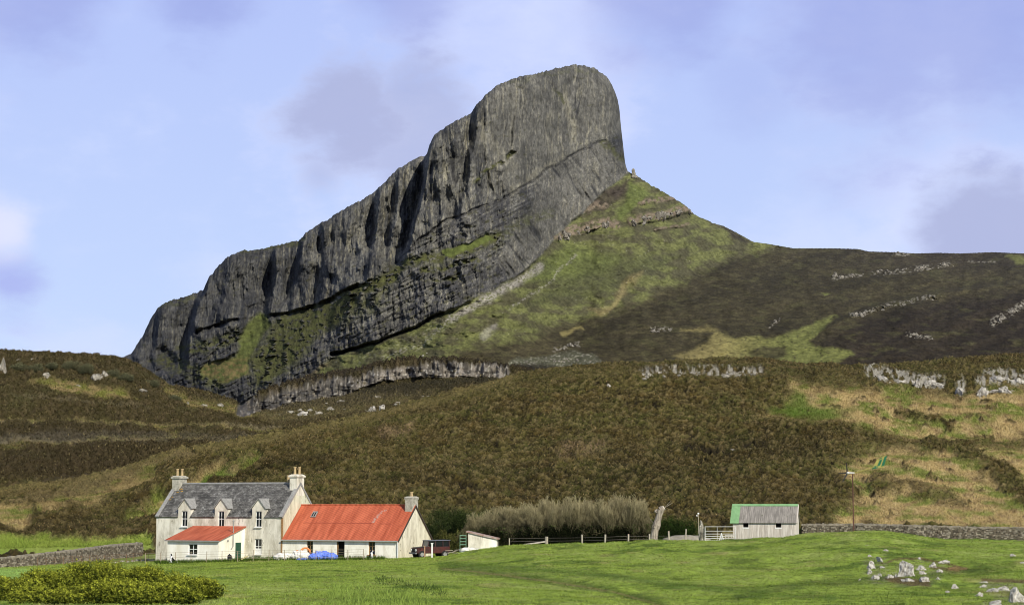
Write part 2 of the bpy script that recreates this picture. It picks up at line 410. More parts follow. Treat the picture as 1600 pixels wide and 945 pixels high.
PX, Y, Z = rails_sheet(cols, HR, [16, 230, 170, 110, 12, 10], 8)
X = XZ(PX, Z, Y); PY = to_py(Z, Y)
wxn = fbm(PX / 60, PY / 30, 31, 4); wyn = fbm(PX / 50 + 9, PY / 25, 32, 4); wx = PX + wxn * 34; wy = PY + wyn * 16
f2 = fbm(X / 2.2, Y / 3.2, 33, 3)
# where the slope is grass instead of heather
g_right = poly(wx, wy, [(1235, 602), (1300, 610), (1400, 606), (1500, 622), (1700, 622), (2600, 640), (2600, 800), (1700, 830), (1560, 835), (1470, 822), (1400, 832), (1320, 815), (1340, 770), (1310, 745), (1345, 715), (1440, 705), (1400, 690), (1330, 665), (1230, 655), (1200, 645), (1235, 632)], 15)
brk = strip(wx, wy, [(1410, 640), (1450, 652), (1480, 664)], 6, 4) + strip(wx, wy, [(1455, 690), (1520, 720), (1560, 745), (1600, 780), (1660, 800)], 13, 7) + strip(wx, wy, [(1370, 760), (1440, 775), (1500, 790)], 10, 8) * .8 + strip(wx, wy, [(1380, 690), (1470, 700), (1600, 690)], 10, 8) * .8
g_right = g_right * np.clip(1 - brk, 0, 1) * ss(-.55, -.2, f2 + .5 * fbm(X / 7, Y / 9, 36, 3) + .10)
g_right = np.clip(g_right + .7 * strip(wx, wy, [(1310, 815), (1400, 790), (1500, 808), (1600, 800)], 14, 9), 0, 1)
g_gul = poly(wx, wy, [(200, 800), (262, 765), (330, 735), (392, 716), (405, 718), (370, 735), (310, 765), (240, 800), (190, 820)], 6)
g_left = np.clip(strip(wx, wy, [(60, 795), (150, 775), (240, 740)], 9, 8) * .6 + strip(wx, wy, [(-60, 815), (30, 812)], 14, 6) * .8, 0, 1)
g_base = poly(wx, wy, [(-400, 846), (30, 840), (150, 846), (235, 844), (250, 862), (-400, 880)], 3)
base_r = poly(PX, wy, [(640, 846), (1250, 838), (1250, 870), (640, 870)], 3)
bare = strip(wx, wy, [(600, 676), (640, 668)], 7, 6) * .7 + strip(wx, wy, [(880, 715), (930, 705)], 8, 8) * .6 + strip(wx, wy, [(0, 702 + 90), (50, 780)], 3, 3) * .5
pale = ss(.32, .6, fbm(X / 5, Y / 7, 37, 3) + f2 * .35)
grassy = np.clip(g_right + g_gul + g_left + g_base + base_r, 0, 1)
hz_ = 1 - grassy
dc, cid = cell(X / 1.5 + wxn + .4 * vn(X, Y, 40), (Y - .35 * X) / 1.25 + wyn, 41); dc2, cid2 = cell(X / .6 + .3 * vn(X * 2, Y, 39), Y / .85, 43)
n3 = fbm(X / .4, Y / .5, 44, 2); big = fbm(X / 22, Y / 30, 45, 3)
bil = np.abs(fbm((X - .35 * Y) / 1.7, (Y - .4 * X) / 1.35, 58, 4)); patch = ss(-.3, .4, fbm(X / 8, Y / 12, 38, 3))
disp = hz_ * (.50 * (1 - dc) * (.3 + 1.3 * cid) * (.4 + patch) + 1.1 * bil + .40 * (1 - dc2) + .16 * n3) + grassy * (.10 * n3 + .10 * f2)
# cut a low bracken ditch line and undulations
Z += big * 1.3 * ss(240, 270, Y) * (1 - ss(.85, 1.0, Y / itp(PX, HY)))
Z += fbm(X / 45, Y / 38, 46, 3) * 2.8 * ss(240, 290, Y) * (1 - ss(.85, 1.0, Y / itp(PX, HY)))
Z -= g_gul * 1.2
gl = np.zeros_like(Z)
for _q, _w in (([(705, 772), (760, 776)], 2.2), ([(670, 800), (725, 806), (745, 812)], 2.6), ([(1070, 703), (1200, 700)], 1.8), ([(250, 690), (300, 705)], 1.5)):
    gl = np.maximum(gl, strip(PX + wyn * 10, wy, _q, _w, 1.8))
Z -= gl * .7; Z += disp
C = np.tile(HEA, X.shape + (1,))
C = mix(C, (.080, .058, .017), ss(-.1, .4, fbm(X / 3, Y / 4, 47, 3))); C = mix(C, (.062, .066, .016), ss(-.1, .3, fbm(X / 9, Y / 14, 48, 3) + .4 * (cid - .5)) * .8)
C = mix(C, (.13, .105, .05), ss(.60, .95, cid2) * .45); C = mix(C, (.17, .12, .06), pale * .42)
C = mix(C, (.085, .078, .022), ss(.0, .5, fbm(PX / 70, PY / 30, 56, 3) + .5 * strip(PX, PY, [(560, 668), (700, 632), (830, 598), (1000, 590)], 16, 16)) * .6)
C = C * (1 - .40 * strip(wx, wy, [(950, 760), (1100, 715), (1250, 700)], 26, 22) - .3 * strip(wx, wy, [(600, 760), (760, 740), (900, 770)], 16, 16) - .35 * strip(wx, wy, [(0, 835), (120, 830), (235, 810)], 14, 12))[..., None]  # broad form shading painted in: mid slope and left foot darker
C = mix(C, (.15, .115, .045), ss(.45, .1, dc) * ss(.5, .9, cid) * .5); C = mix(C, HEA_D * .8, ss(.42, .75, dc) * (.55 + .45 * patch)); C = mix(C, HEA_D * .5, ss(.09, .0, bil) * .9); C = mix(C, (.17, .135, .06), ss(.25, .45, bil) * .6); C = mix(C, HEA_D * .6, ss(.5, .9, dc2) * .6)  # shade in the gaps between clumps painted into the colour
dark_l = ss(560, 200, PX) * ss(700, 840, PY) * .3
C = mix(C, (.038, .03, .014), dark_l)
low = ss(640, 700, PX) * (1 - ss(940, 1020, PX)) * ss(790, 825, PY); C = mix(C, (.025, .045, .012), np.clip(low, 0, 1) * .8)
G2 = np.tile(STRAW * 1.55, X.shape + (1,)); gg = fbm(X / 7, Y / 10, 51, 3)
G2 = mix(G2, (.17, .20, .045), ss(-.15, .25, gg + .4 * f2)); G2 = mix(G2, (.16, .10, .06), ss(.0, .4, -f2 + .4 * n3) * .6); G2 = mix(G2, (.46, .37, .19), ss(.1, .35, fbm(X / 1.5, Y / 2, 52, 3)) * .5); G2 = G2 * (1 + .45 * n3)[..., None]
G2 = mix(G2, (.09, .15, .022), np.clip(poly(wx, wy, [(1200, 640), (1240, 615), (1330, 650), (1260, 665)], 8) + poly(wx, wy, [(290, 770), (330, 738), (392, 718), (340, 755)], 5), 0, 1) * .85)
C = mix(C, np.zeros(3), grassy) + G2 * grassy[..., None]
C = mix(C, GRASS * .95, g_base * .9); C = mix(C, (.03, .045, .012), base_r * .9)
C = mix(C, (.24, .17, .10), np.clip(bare, 0, 1) * ss(-.2, .3, n3))
C = C * np.where(grassy > .5, 1.0, .86)[..., None]
rim = strip(PX, PY + wyn * 3, [(0, 772), (90, 761), (161, 748), (230, 728), (281, 710), (350, 700), (440, 688), (475, 679), (560, 662), (700, 625), (800, 595)], 5, 5) * hz_
C = mix(C, (.15, .125, .05), rim * .45)  # lit crest painted into the colour; front spur brightened likewise below
C = mix(C, (.14, .11, .055), strip(wx, wy, [(20, 790), (110, 768), (200, 745), (300, 712)], 5, 5) * .5 * hz_)
C = C * (1 - .45 * strip(wx, wy, [(240, 800), (310, 765), (360, 745), (420, 735), (520, 715)], 9, 9) * hz_)[..., None]  # valley shade painted along the gully
C = mix(C, np.array((.012, .010, .007)), gl * .9)
oc = np.clip(strip(PX, PY + wyn * 5, [(998, 590), (1040, 584), (1075, 583), (1110, 584), (1150, 586), (1185, 586)], 8, 3) + strip(PX, PY + wyn * 5, [(1360, 583), (1390, 590), (1420, 593), (1468, 600)], 9, 3) + strip(PX, PY + wyn * 4, [(1545, 590), (1580, 593), (1640, 597)], 9, 3) + strip(PX, PY, [(1500, 605), (1502, 614)], 7, 3) + strip(PX, PY, [(1533, 606), (1536, 622)], 8, 3) + strip(PX, PY, [(1548, 609), (1640, 613)], 5, 3), 0, 1)
ocn = fbm(PX / 7, PY / 9, 53, 4); oc = oc * ss(-.10, .14, ocn + .08 * ss(1200, 1350, PX)); ocj = rid(PX / 5 + ocn, PY / 22, 54, 3)
Z -= oc * .3; OCD = oc * (.5 + .35 * ocj); ocC = np.tile(np.array((.27, .255, .21)), X.shape + (1,)); ocC = mix(ocC, (.06, .055, .045), ss(.15, -.25, ocj)); ocC = mix(ocC, (.10, .09, .04), ss(.1, .4, fbm(PX / 3, PY / 3, 55, 3)) * .8)
C = C * (1 - oc)[..., None] + ocC * oc[..., None]; _k = (Y - OCD) / Y; X = X * _k; Z = CZ + (Z - CZ) * _k; Y = Y - OCD
grassy = np.maximum(grassy, (oc > .3) * 2.0)
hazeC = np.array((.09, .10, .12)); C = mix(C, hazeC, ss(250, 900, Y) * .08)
V = np.stack([X, Y, Z], -1).reshape(-1, 3)
M_hea = attr_mat('heather_and_turf', 2.5, .6, 1.4, .6, .12, bscale=5)
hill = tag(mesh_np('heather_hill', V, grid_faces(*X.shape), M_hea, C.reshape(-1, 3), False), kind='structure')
HX, HYa, HZ, HC, Hg, HPY = X, Y, Z, C, grassy, PY
Hdc = dc

# ---- 3. the moorland fold behind it: left hill, middle bench and low crag
cols = columns(-30, 1000, 1.35, 2600)
C3 = [(0, 553), (60, 555), (120, 558), (160, 560), (190, 565), (215, 574), (240, 591), (262, 606), (300, 613), (330, 619), (355, 627), (380, 637), (400, 643), (430, 640), (480, 629), (520, 621), (552, 615), (605, 603), (642, 602), (706, 592), (755, 592), (800, 590), (860, 600), (1000, 625)]
CY = [(0, 600), (200, 620), (400, 680), (600, 700), (1000, 720)]
crag_t = [(0, 553), (60, 555), (120, 558), (160, 560), (190, 565), (215, 574), (240, 591), (262, 606), (300, 613), (330, 619), (355, 627), (376, 634), (391, 625), (420, 613), (455, 603), (500, 597), (548, 589), (575, 583), (590, 574), (606, 568), (642, 564), (665, 567), (690, 570), (706, 566), (750, 571), (790, 577), (850, 590), (1000, 620)]
CR = [
 ([(0, 800), (281, 735), (450, 712), (700, 650), (1000, 640)], [(0, 345), (300, 385), (700, 440), (1000, 470)]),
 ([(0, 763), (160, 742), (281, 712), (400, 694), (450, 690), (500, 682), (700, 640), (1000, 625)], [(0, 372), (300, 420), (700, 520), (1000, 540)]),
 ([(0, 700), (200, 697), (300, 693), (420, 684), (500, 676), (700, 632), (1000, 622)], [(0, 420), (300, 450), (700, 560), (1000, 580)]),
 ([(0, 702), (200, 700), (300, 697), (420, 686), (500, 672), (700, 630), (1000, 620)], [(0, 450), (300, 480), (700, 580), (1000, 600)]),
 ([(0, 660), (200, 662), (340, 665), (430, 671), (520, 668), (600, 650), (700, 625), (1000, 618)], [(0, 500), (300, 530), (700, 610), (1000, 640)]),
 ([(0, 660), (200, 663), (340, 666), (430, 670), (520, 662), (600, 645), (700, 622), (1000, 617)], [(0, 515), (300, 545), (700, 630), (1000, 650)]),
 ([(0, 600), (200, 606), (262, 630), (340, 645), (430, 652), (520, 640), (600, 625), (700, 605), (1000, 616)], [(0, 565), (300, 590), (700, 665), (1000, 680)]),
 (C3, CY),
 (crag_t, [(p[0], p[1] + 9) for p in CY]),
 ([(0, 558), (120, 562), (190, 570), (240, 597), (300, 620), (376, 638), (455, 602), (480, 592), (545, 582), (590, 573.5), (665, 566), (706, 565), (790, 575), (850, 588), (1000, 620)], [(p[0], p[1] + 70) for p in CY]),
 ([(0, 600), (240, 650), (400, 680), (600, 620), (1000, 640)], [(p[0], p[1] + 170) for p in CY]),
]
PX, Y, Z = rails_sheet(cols, CR, [10, 90, 8, 60, 8, 80, 60, 60, 26, 16], 6)
X = XZ(PX, Z, Y); PY = to_py(Z, Y)
wxn = fbm(PX / 40, PY / 22, 61, 4); wyn = fbm(PX / 36 + 9, PY / 18, 62, 4); wx = PX + wxn * 22; wy = PY + wyn * 9
crag = strip(PX + wxn * 10, PY + wyn * 6, [(376, 640), (395, 636), (430, 628), (480, 616), (552, 602), (600, 588), (642, 582), (706, 580), (755, 582), (785, 584)], 9.5, 3) * ss(372, 400, PX + 14 * wxn)
crag = crag * ss(-.75, -.25, fbm(PX / 13, PY / 9, 60, 4) + .2 * ss(560, 610, PX))
crag = np.maximum(crag, strip(PX + wxn * 12, PY + wyn * 8, [(380, 640), (420, 632), (470, 618), (540, 606)], 12, 4)) * ss(-.75, -.3, fbm(PX / 13, PY / 9, 60, 4) + .3 * ss(560, 610, PX)); crag *= (PY > itp(PX, crag_t) - 1)
Z += ss(1, .6, np.abs(PY - itp(PX, crag_t)) / 8) * rid(PX / 9, PX * 0, 57, 2) * 1.6 * ss(385, 400, PX)
dc, cid = cell(X / 1.5, Y / 2.6, 63); n3 = fbm(X / .7, Y / 1.2, 64, 2); f2 = fbm(X / 4, Y / 6, 65, 3)
grs = np.clip(poly(wx, wy, [(60, 592), (140, 602), (200, 612), (215, 626), (150, 622), (90, 612), (50, 600)], 5) + .8 * strip(wx, wy, [(262, 612), (300, 632), (350, 640), (395, 650)], 7, 5)
   + .7 * strip(wx, wy, [(-20, 660), (200, 662), (330, 668), (470, 684)], 2.5, 3) + .6 * strip(wx, wy, [(240, 668), (275, 686)], 5, 4) + .5 * strip(wx, wy, [(410, 655), (520, 648), (640, 625)], 6, 5)
   + .5 * strip(wx, wy, [(0, 700), (200, 690), (330, 690)], 3, 3), 0, 1)
Z += (1 - grs) * (1 - crag) * (1.2 * (1 - dc) * (.5 + cid) + .3 * n3) + fbm(X / 30, Y / 30, 66, 3) * 1.2 * (1 - crag) * (1 - ss(.93, 1, Y / itp(PX, CY)))
# vertical jointing on the low crag
fl = rid(PX / 7 + wyn * .4, PY / 60, 67, 3) ; bl = rid(PX / 22, PY / 90, 68, 2); hj = rid(PX / 30, PY / 6, 69, 2)
Yc = Y + crag * (-(fl * 2.4) - bl * 6 + hj * .8 - 5 * fbm(PX / 26, PY / 18, 59, 3))
k = Yc / Y; X = X * k; Z = CZ + (Z - CZ) * k; Y = Yc
C = np.tile(HEA * .85, X.shape + (1,)); C = mix(C, (.060, .047, .019), ss(-.2, .4, f2)); C = mix(C, (.065, .062, .020), ss(.1, .5, fbm(X / 20, Y / 30, 71, 3)) * .7)
C = mix(C, HEA_D * .8, ss(.45, .85, dc) * .9); C = mix(C, (.14, .10, .05), ss(.6, 1, cid) * .35)  # gaps between clumps darkened as shade
mid = ss(650, 690, PY) * (1 - ss(745, 765, PY)) * ss(500, 100, PX); C = mix(C, (.033, .023, .014), mid * .6)  # land behind the spur painted darker, so its crest looks lit
C = mix(C, (.20, .17, .10), np.clip(strip(wx, wy, [(-20, 661), (120, 662), (240, 664), (340, 668), (440, 674)], 2.2, 2) + strip(wx, wy, [(-20, 694), (150, 692), (260, 690), (350, 694)], 2.5, 2) * .8 + strip(wx, wy, [(20, 620), (120, 630), (230, 640)], 2, 2) * .5, 0, 1) * .7); C = mix(C, (.15, .14, .11), strip(wx, wy, [(-20, 690), (120, 686), (320, 690), (460, 700)], 7, 6) * .3)
G2 = np.tile(STRAW * .8, X.shape + (1,)); G2 = mix(G2, (.13, .135, .03), ss(-.3, .3, f2)) * (1 + .4 * n3)[..., None]
C = C * (1 - grs)[..., None] + G2 * grs[..., None]
bench = poly(wx, wy, [(400, 655), (430, 640), (480, 622), (560, 615), (680, 614), (680, 625), (560, 650), (430, 668)], 5); C = mix(C, (.10, .085, .045), bench * .5)
rk = np.tile(np.array((.185, .165, .135)), X.shape + (1,)); rk = mix(rk, (.07, .062, .05), ss(.25, -.35, fl + .5 * bl) * .9); bc, bcid = cell(PX / 9 + wyn * .5, PY / 15, 70); rk = rk * (.30 + 1.0 * bcid)[..., None]; rk = mix(rk, (.012, .011, .010), ss(.48, .8, bc) * .9); rk = mix(rk, (.40, .38, .33), ss(.12, .4, fbm(PX / 3.5, PY / 6, 72, 3)) * .7); rk = mix(rk, (.08, .065, .02), ss(.25, .6, fbm(PX / 16, PY / 6, 73, 3)) * .7)
rk = mix(rk, (.05, .048, .045), ss(600, 500, PX) * ss(-.35, .15, fbm(PX / 5, PY / 6, 74, 3)) * .85)
C = C * (1 - crag)[..., None] + rk * crag[..., None]
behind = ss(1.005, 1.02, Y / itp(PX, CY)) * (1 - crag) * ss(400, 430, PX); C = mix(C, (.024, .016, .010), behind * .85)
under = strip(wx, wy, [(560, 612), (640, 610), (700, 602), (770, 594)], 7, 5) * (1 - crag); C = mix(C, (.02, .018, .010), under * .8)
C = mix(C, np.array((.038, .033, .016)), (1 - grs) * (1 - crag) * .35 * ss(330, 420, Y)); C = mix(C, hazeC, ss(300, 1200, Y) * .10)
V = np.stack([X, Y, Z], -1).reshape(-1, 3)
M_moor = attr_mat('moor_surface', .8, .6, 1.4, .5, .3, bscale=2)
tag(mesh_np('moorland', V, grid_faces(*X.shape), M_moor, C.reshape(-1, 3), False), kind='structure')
MOX, MOY, MOZ = X, Y, Z; MOC = C; MOV = (PX > -60) & (PX < 900) & (crag < .3) & (Y < itp(PX, CY) + 60)

# ---- 4. the mountain and the dark moor on its right
TOP = [(-400, 600), (100, 590), (150, 574), (178, 561), (192, 557), (205, 553), (213, 540), (224, 522), (236, 497), (247, 480), (262, 471), (290, 463), (310, 456), (318, 452), (325, 436), (337, 420), (352, 404), (370, 394), (385, 391), (405, 390), (425, 385), (445, 380), (466, 376), (478, 364), (492, 354), (515, 341), (540, 325), (565, 312), (585, 300), (602, 284), (612, 272), (628, 260), (645, 250), (660, 244), (667, 242), (671, 226), (678, 211), (690, 203), (705, 193), (722, 184), (736, 177), (746, 162), (758, 149), (770, 139), (782, 131), (800, 124), (815, 119), (835, 116), (852, 112), (868, 107), (884, 104), (900, 101), (915, 103), (930, 108), (942, 115), (952, 125), (959, 139), (965, 156), (968, 172), (970, 195), (973, 220), (975, 240), (977, 257), (981, 268), (990, 273), (1000, 278), (1018, 290), (1030, 296), (1045, 305), (1055, 311), (1072, 322), (1086, 336), (1100, 342), (1115, 349), (1130, 353), (1150, 363), (1177, 378), (1200, 381), (1240, 388), (1300, 388), (1340, 389), (1358, 393), (1400, 394), (1430, 396), (1465, 395), (1500, 396), (1550, 394), (1600, 396), (1800, 392), (2300, 420), (4200, 470)]
step = 1.05
cols = np.concatenate([-600 + 680 * np.linspace(0, 1, 30, endpoint=False), np.arange(80, 1630, step), 1630 + (np.linspace(0, 1, 40) ** 1.6) * 2600])
BOT = [(-600, 640), (150, 640), (350, 660), (430, 660), (520, 640), (600, 620), (700, 605), (800, 600), (1000, 597), (1600, 597), (4200, 640)]
nr = 520
top = itp(cols, TOP) + (vn(cols / 11, cols * 0, 4) * 1.6 + vn(cols / 5, cols * 0, 5) * 1.6 + vn(cols / 2.1, cols * 0, 6) * 1.0) * ss(1180, 1000, cols) + vn(cols / 3.3, cols * 0, 7) * .5
bot = itp(cols, BOT)
t = np.linspace(0, 1, nr)[:, None]
kn_ = np.maximum(itp(cols, [(-600, 632), (150, 628), (205, 600), (300, 540), (500, 450), (700, 350), (850, 305), (940, 280), (985, 271), (4200, 271)]), top + 2.5)
kf = .62; PY = np.where(t < kf, bot + (kn_ - bot) * (t / kf), kn_ + (top - kn_) * ((t - kf) / (1 - kf))); PX = np.broadcast_to(cols, PY.shape).copy()
wa = fbm(PX / 45, PY / 45, 81, 4); wb = fbm(PX / 40 + 7, PY / 40, 82, 4)
wx = PX + wa * 16; wy = PY + wb * 12
ROCKB = [(992, 266), (975, 277), (940, 303), (905, 335), (885, 358), (868, 372), (845, 400), (822, 418), (800, 435), (770, 452), (735, 468), (700, 487), (660, 506), (625, 522), (590, 538), (560, 547), (530, 552), (500, 572), (470, 592), (430, 612), (395, 634), (300, 700), (-700, 700), (-700, -50), (1010, -50), (1010, 262)]
rock = poly(PX + wa * 9, PY + wb * 7, ROCKB, 3)
lw = lambda pts, w, s=4, warp=1: strip(PX + wa * 14 * warp, PY + wb * 10 * warp, pts, w, s)
G_a = poly(wx, wy, [(692, 388), (720, 380), (764, 366), (772, 372), (745, 384), (712, 396), (690, 398)], 3)
G_b = np.clip(lw([(775, 368), (735, 388), (690, 400), (640, 412), (612, 428), (580, 447)], 8, 5) + lw([(580, 447), (540, 466), (500, 482), (468, 494), (440, 500)], 7, 5) + lw([(610, 425), (585, 470), (520, 500)], 14, 12) * .6, 0, 1)
G_c = poly(wx, wy, [(388, 505), (402, 488), (416, 492), (424, 508), (406, 530), (396, 560), (388, 585), (352, 596), (312, 590), (322, 572), (372, 556), (380, 528)], 4)
G_d = poly(wx, wy, [(426, 508), (470, 496), (545, 468), (560, 470), (528, 500), (500, 520), (470, 560), (420, 600), (392, 606), (396, 560)], 9)
G_e = np.clip(lw([(745, 408), (700, 414), (660, 424)], 4, 3) + lw([(720, 432), (680, 438)], 3, 3) + lw([(765, 262), (748, 272), (742, 278)], 4, 3) + lw([(805, 240), (790, 246), (766, 262)], 3, 2) + lw([(860, 330), (820, 345), (792, 366), (775, 385)], 6, 5) * .6 + lw([(285, 545), (330, 538), (370, 525)], 9, 6) * .8 + lw([(255, 560), (300, 580), (340, 600)], 10, 8) * .8, 0, 1)
G_f = np.clip(lw([(940, 222), (958, 232), (972, 250)], 5, 4) * .8 + lw([(865, 138), (876, 150), (884, 165)], 3, 2) * .7 + lw([(800, 128), (850, 116), (940, 112)], 3, 2) * .35 + lw([(245, 478), (300, 463)], 6, 5) * .6 + lw([(380, 392), (470, 378)], 4, 3) * .7, 0, 1)
frag = fbm(PX / 9, PY / 6, 84, 4)
ledge = np.clip(G_a + G_b * ss(-.45, .05, frag) + G_c + G_d * ss(-.5, .0, frag) + G_e * ss(-.35, .1, frag) + G_f * ss(-.3, .1, frag), 0, 1) * rock
crg = np.clip(lw([(870, 368), (890, 362), (912, 356), (930, 350)], 8, 3, .5) + lw([(925, 352), (950, 346), (962, 352)], 6, 3, .5) + lw([(985, 346), (1010, 340), (1040, 335), (1065, 328), (1080, 326)], 6.5, 3, .5) + lw([(1000, 318), (1030, 312), (1052, 310)], 3.5, 2, .5) + lw([(905, 328), (930, 322), (946, 322)], 5, 3, .6) * .9 + lw([(1025, 358), (1075, 350)], 2, 2, .5) * .8, 0, 1) * (1 - rock)
mc = np.clip(lw([(1302, 434), (1350, 430)], 2.6, 1.5, .4) + lw([(1366, 426), (1400, 424), (1440, 418), (1488, 412)], 3.6, 2, .4) + lw([(1395, 398), (1420, 398)], 2, 1.5, .4) + lw([(1510, 408), (1555, 408)], 1.4, 1.4, .4) * .8 + lw([(1330, 492), (1350, 488), (1400, 474), (1440, 466), (1466, 464)], 3.6, 2, .5) + lw([(1555, 502), (1575, 488), (1600, 474)], 6, 3, .5) + lw([(1415, 522), (1456, 526)], 3.2, 2, .6) + lw([(1018, 515), (1048, 514)], 2.8, 2, .5) + lw([(868, 546), (905, 538)], 3.2, 2, .5) + lw([(1200, 512), (1216, 500)], 1.6, 1.2, .5), 0, 1)
mc = mc * ss(-.30, .10, fbm(PX / 6, PY / 4, 85, 3) + .5 * vn(PX / 22, PY * 0, 83))
heath_edge = [(670, 568), (705, 556), (760, 541), (830, 525), (880, 508), (918, 496), (955, 487), (1000, 470), (1053, 446), (1106, 421), (1140, 406), (1174, 397), (1215, 390), (1260, 386), (1340, 375), (4400, 375), (4400, 700), (600, 700), (600, 580)]
heath = poly(PX + wa * 16 + 10 * fbm(PX / 14, PY / 6, 86, 3), PY + wb * 8 + 9 * fbm(PX / 12, PY / 5, 87, 4), heath_edge, 9) * (1 - rock)
hg = poly(wx, wy, [(1058, 560), (1112, 530), (1116, 518), (1065, 514), (1100, 510), (1150, 530), (1180, 530), (1240, 515), (1285, 502), (1306, 498), (1300, 508), (1262, 530), (1275, 542), (1330, 548), (1300, 572), (1180, 575)], 4)
hg = hg * ss(-.35, .05, fbm(PX / 12, PY / 3.5, 88, 4) + .25) * (1 - .85 * poly(wx, wy, [(1172, 550), (1200, 540), (1230, 542), (1232, 555), (1210, 566), (1190, 562)], 4)) * ss(-.55, -.1, frag + .1)
hg = np.clip(hg + poly(wx, wy, [(1281, 456), (1298, 455), (1290, 461)], 2) + .9 * poly(wx, wy, [(876, 520), (905, 512), (910, 516), (880, 526)], 2.5) + .9 * poly(wx, wy, [(918, 484), (955, 482), (940, 492), (920, 494)], 3) + .7 * poly(PX, wy, [(1570, 402), (1700, 398), (1700, 416), (1590, 414)], 3), 0, 1)
moorside = ss(690, 900, PX)
# steepness of each spot (dY/dz), summed up the slope on a regular grid so that neighbouring columns stay together
gc = np.concatenate([cols[cols < 80][::2], np.arange(80, 1631, 3.0), cols[cols > 1631][::2]]); gr = np.arange(705, 92, -2.0)
gPX, gPY = np.meshgrid(gc, gr); gwa = fbm(gPX / 45, gPY / 45, 81, 4); gwb = fbm(gPX / 40 + 7, gPY / 40, 82, 4)
g_rock = poly(gPX + gwa * 9, gPY + gwb * 7, ROCKB, 8); g_led = np.clip(strip(gPX + gwa * 16, gPY + gwb * 12, [(775, 368), (735, 388), (690, 400), (640, 412), (612, 428), (580, 447), (540, 466), (500, 482), (440, 500)], 12, 8) + poly(gPX + gwa * 16, gPY + gwb * 12, [(388, 505), (402, 488), (426, 508), (470, 496), (545, 468), (528, 500), (470, 560), (420, 600), (352, 596), (312, 590), (372, 556)], 12), 0, 1) * g_rock
g_hea = poly(gPX + gwa * 9, gPY + gwb * 5, heath_edge, 8) * (1 - g_rock); g_ms = ss(690, 900, gPX)
kg = 1.35 * (1 - g_hea) + (1.6 + 1.6 * g_ms) * g_hea; kg = kg * (1 - g_rock) + .26 * g_rock; kg = kg * (1 - .7 * g_led) + .95 * .7 * g_led
kg = blur(blur(kg, 4, 0), 25, 1); gS = slope(gPY); gY = np.zeros_like(kg)
gY[0] = itp(gc, [(-600, 1500), (100, 1400), (200, 1330), (400, 1200), (600, 1080), (800, 1000), (1000, 960), (1300, 960), (1600, 980), (4200, 1200)]) * .93
for i in range(1, len(gr)):
    ds = gS[i] - gS[i - 1]; kk = np.minimum(kg[i], 4.2); gY[i] = gY[i - 1] * (1 + kk * ds / (1 - kk * gS[i]))
gY = blur(gY, 14, 1)
ci = np.clip(np.searchsorted(gc, cols) - 1, 0, len(gc) - 2); cf = np.clip((cols - gc[ci]) / (gc[ci + 1] - gc[ci]), 0, 1)
ri = (705 - PY) / 2.0; r0 = np.clip(np.floor(ri).astype(int), 0, len(gr) - 2); rf_ = ri - r0; cI = np.broadcast_to(ci, PY.shape); cF = np.broadcast_to(cf, PY.shape)
Y = (gY[r0, cI] * (1 - cF) + gY[r0, cI + 1] * cF) * (1 - rf_) + (gY[r0 + 1, cI] * (1 - cF) + gY[r0 + 1, cI + 1] * cF) * rf_
S = slope(PY)
band_edge = [(945, 219), (925, 226), (900, 240), (860, 262), (835, 282), (800, 302), (770, 318), (735, 332), (700, 345), (660, 372), (640, 392), (600, 420)]
# buttresses: the wall steps back to the left of each of these lines
def stepback(line, amount, w=5):
    lx = np.interp(PY + wb * 6, [p[1] for p in line], [p[0] for p in line]); d = lx - PX + wa * 5
    y0, y1 = line[0][1], line[-1][1]
    return .8 * amount * ss(-w, w, d) * np.exp(-np.clip(d - 8, 0, None) / 75) * ss(y0 - 30, y0, PY) * (1 - ss(y1 - 30, y1 + 35, PY + wb * 30))
R = np.zeros_like(Y)
R += rock * 26 * np.exp(-np.clip(PY - top, 0, None) / 5.0) * (PX < 985)
R += stepback([(674, 190), (668, 250), (658, 300), (645, 350), (632, 395)], 75, 4)
R += stepback([(590, 300), (586, 350), (578, 400), (572, 430)], 34, 5)
R += stepback([(500, 350), (505, 400), (500, 450), (490, 480)], 26, 7)
R += stepback([(430, 385), (428, 430), (420, 480), (414, 497)], 34, 5)
R += stepback([(318, 452), (306, 480), (296, 510), (292, 540), (290, 560)], 80, 6)
R += stepback([(745, 155), (738, 220), (730, 280), (715, 335)], 26, 8)
R += stepback([(880, 120), (872, 170), (862, 220), (850, 262)], -9, 8)
R += stepback([(470, 378), (462, 420), (450, 470)], 22, 5) + stepback([(620, 270), (618, 330), (606, 390)], 22, 5) + stepback([(815, 118), (806, 170), (800, 230)], 14, 5) + stepback([(360, 400), (350, 440), (342, 490)], 20, 6) + stepback([(250, 480), (244, 520), (240, 560)], 18, 5)
R += stepback([(540, 440), (520, 480), (515, 540)], 10, 7)
rl = 1 - ledge * .8
ub = poly(PX, PY, [(1000, 60), (980, 200), (945, 219), (925, 226), (900, 240), (860, 262), (835, 282), (800, 302), (770, 318), (735, 332), (700, 345), (660, 372), (640, 392), (600, 420), (560, 455), (480, 490), (410, 500), (300, 540), (200, 560), (200, 60)], 6)
band = poly(PX, PY, [(945, 219), (975, 250), (985, 268), (940, 303), (905, 335), (868, 372), (822, 418), (795, 436), (775, 410), (800, 370), (838, 310), (835, 282), (860, 262), (900, 240)], 5)
U = PX + wa * 6
flA = rid(U / 7.5, PY / 75 + wb * .5, 91, 3, .6); flB = rid(U / 21, PY / 120, 92, 2); flC = fbm(U / 55, PY / 130, 93, 3)
ang = math.radians(32); Ur = PX * math.cos(ang) + (-PY) * -math.sin(ang) * -1; Ur = PX * math.cos(ang) - PY * math.sin(ang); Vr = PX * math.sin(ang) + PY * math.cos(ang)
flT = rid(Ur / 9 + wa * .5, Vr / 60, 94, 2, .55); crT = rid(Ur / 30, Vr / 9, 95, 2)
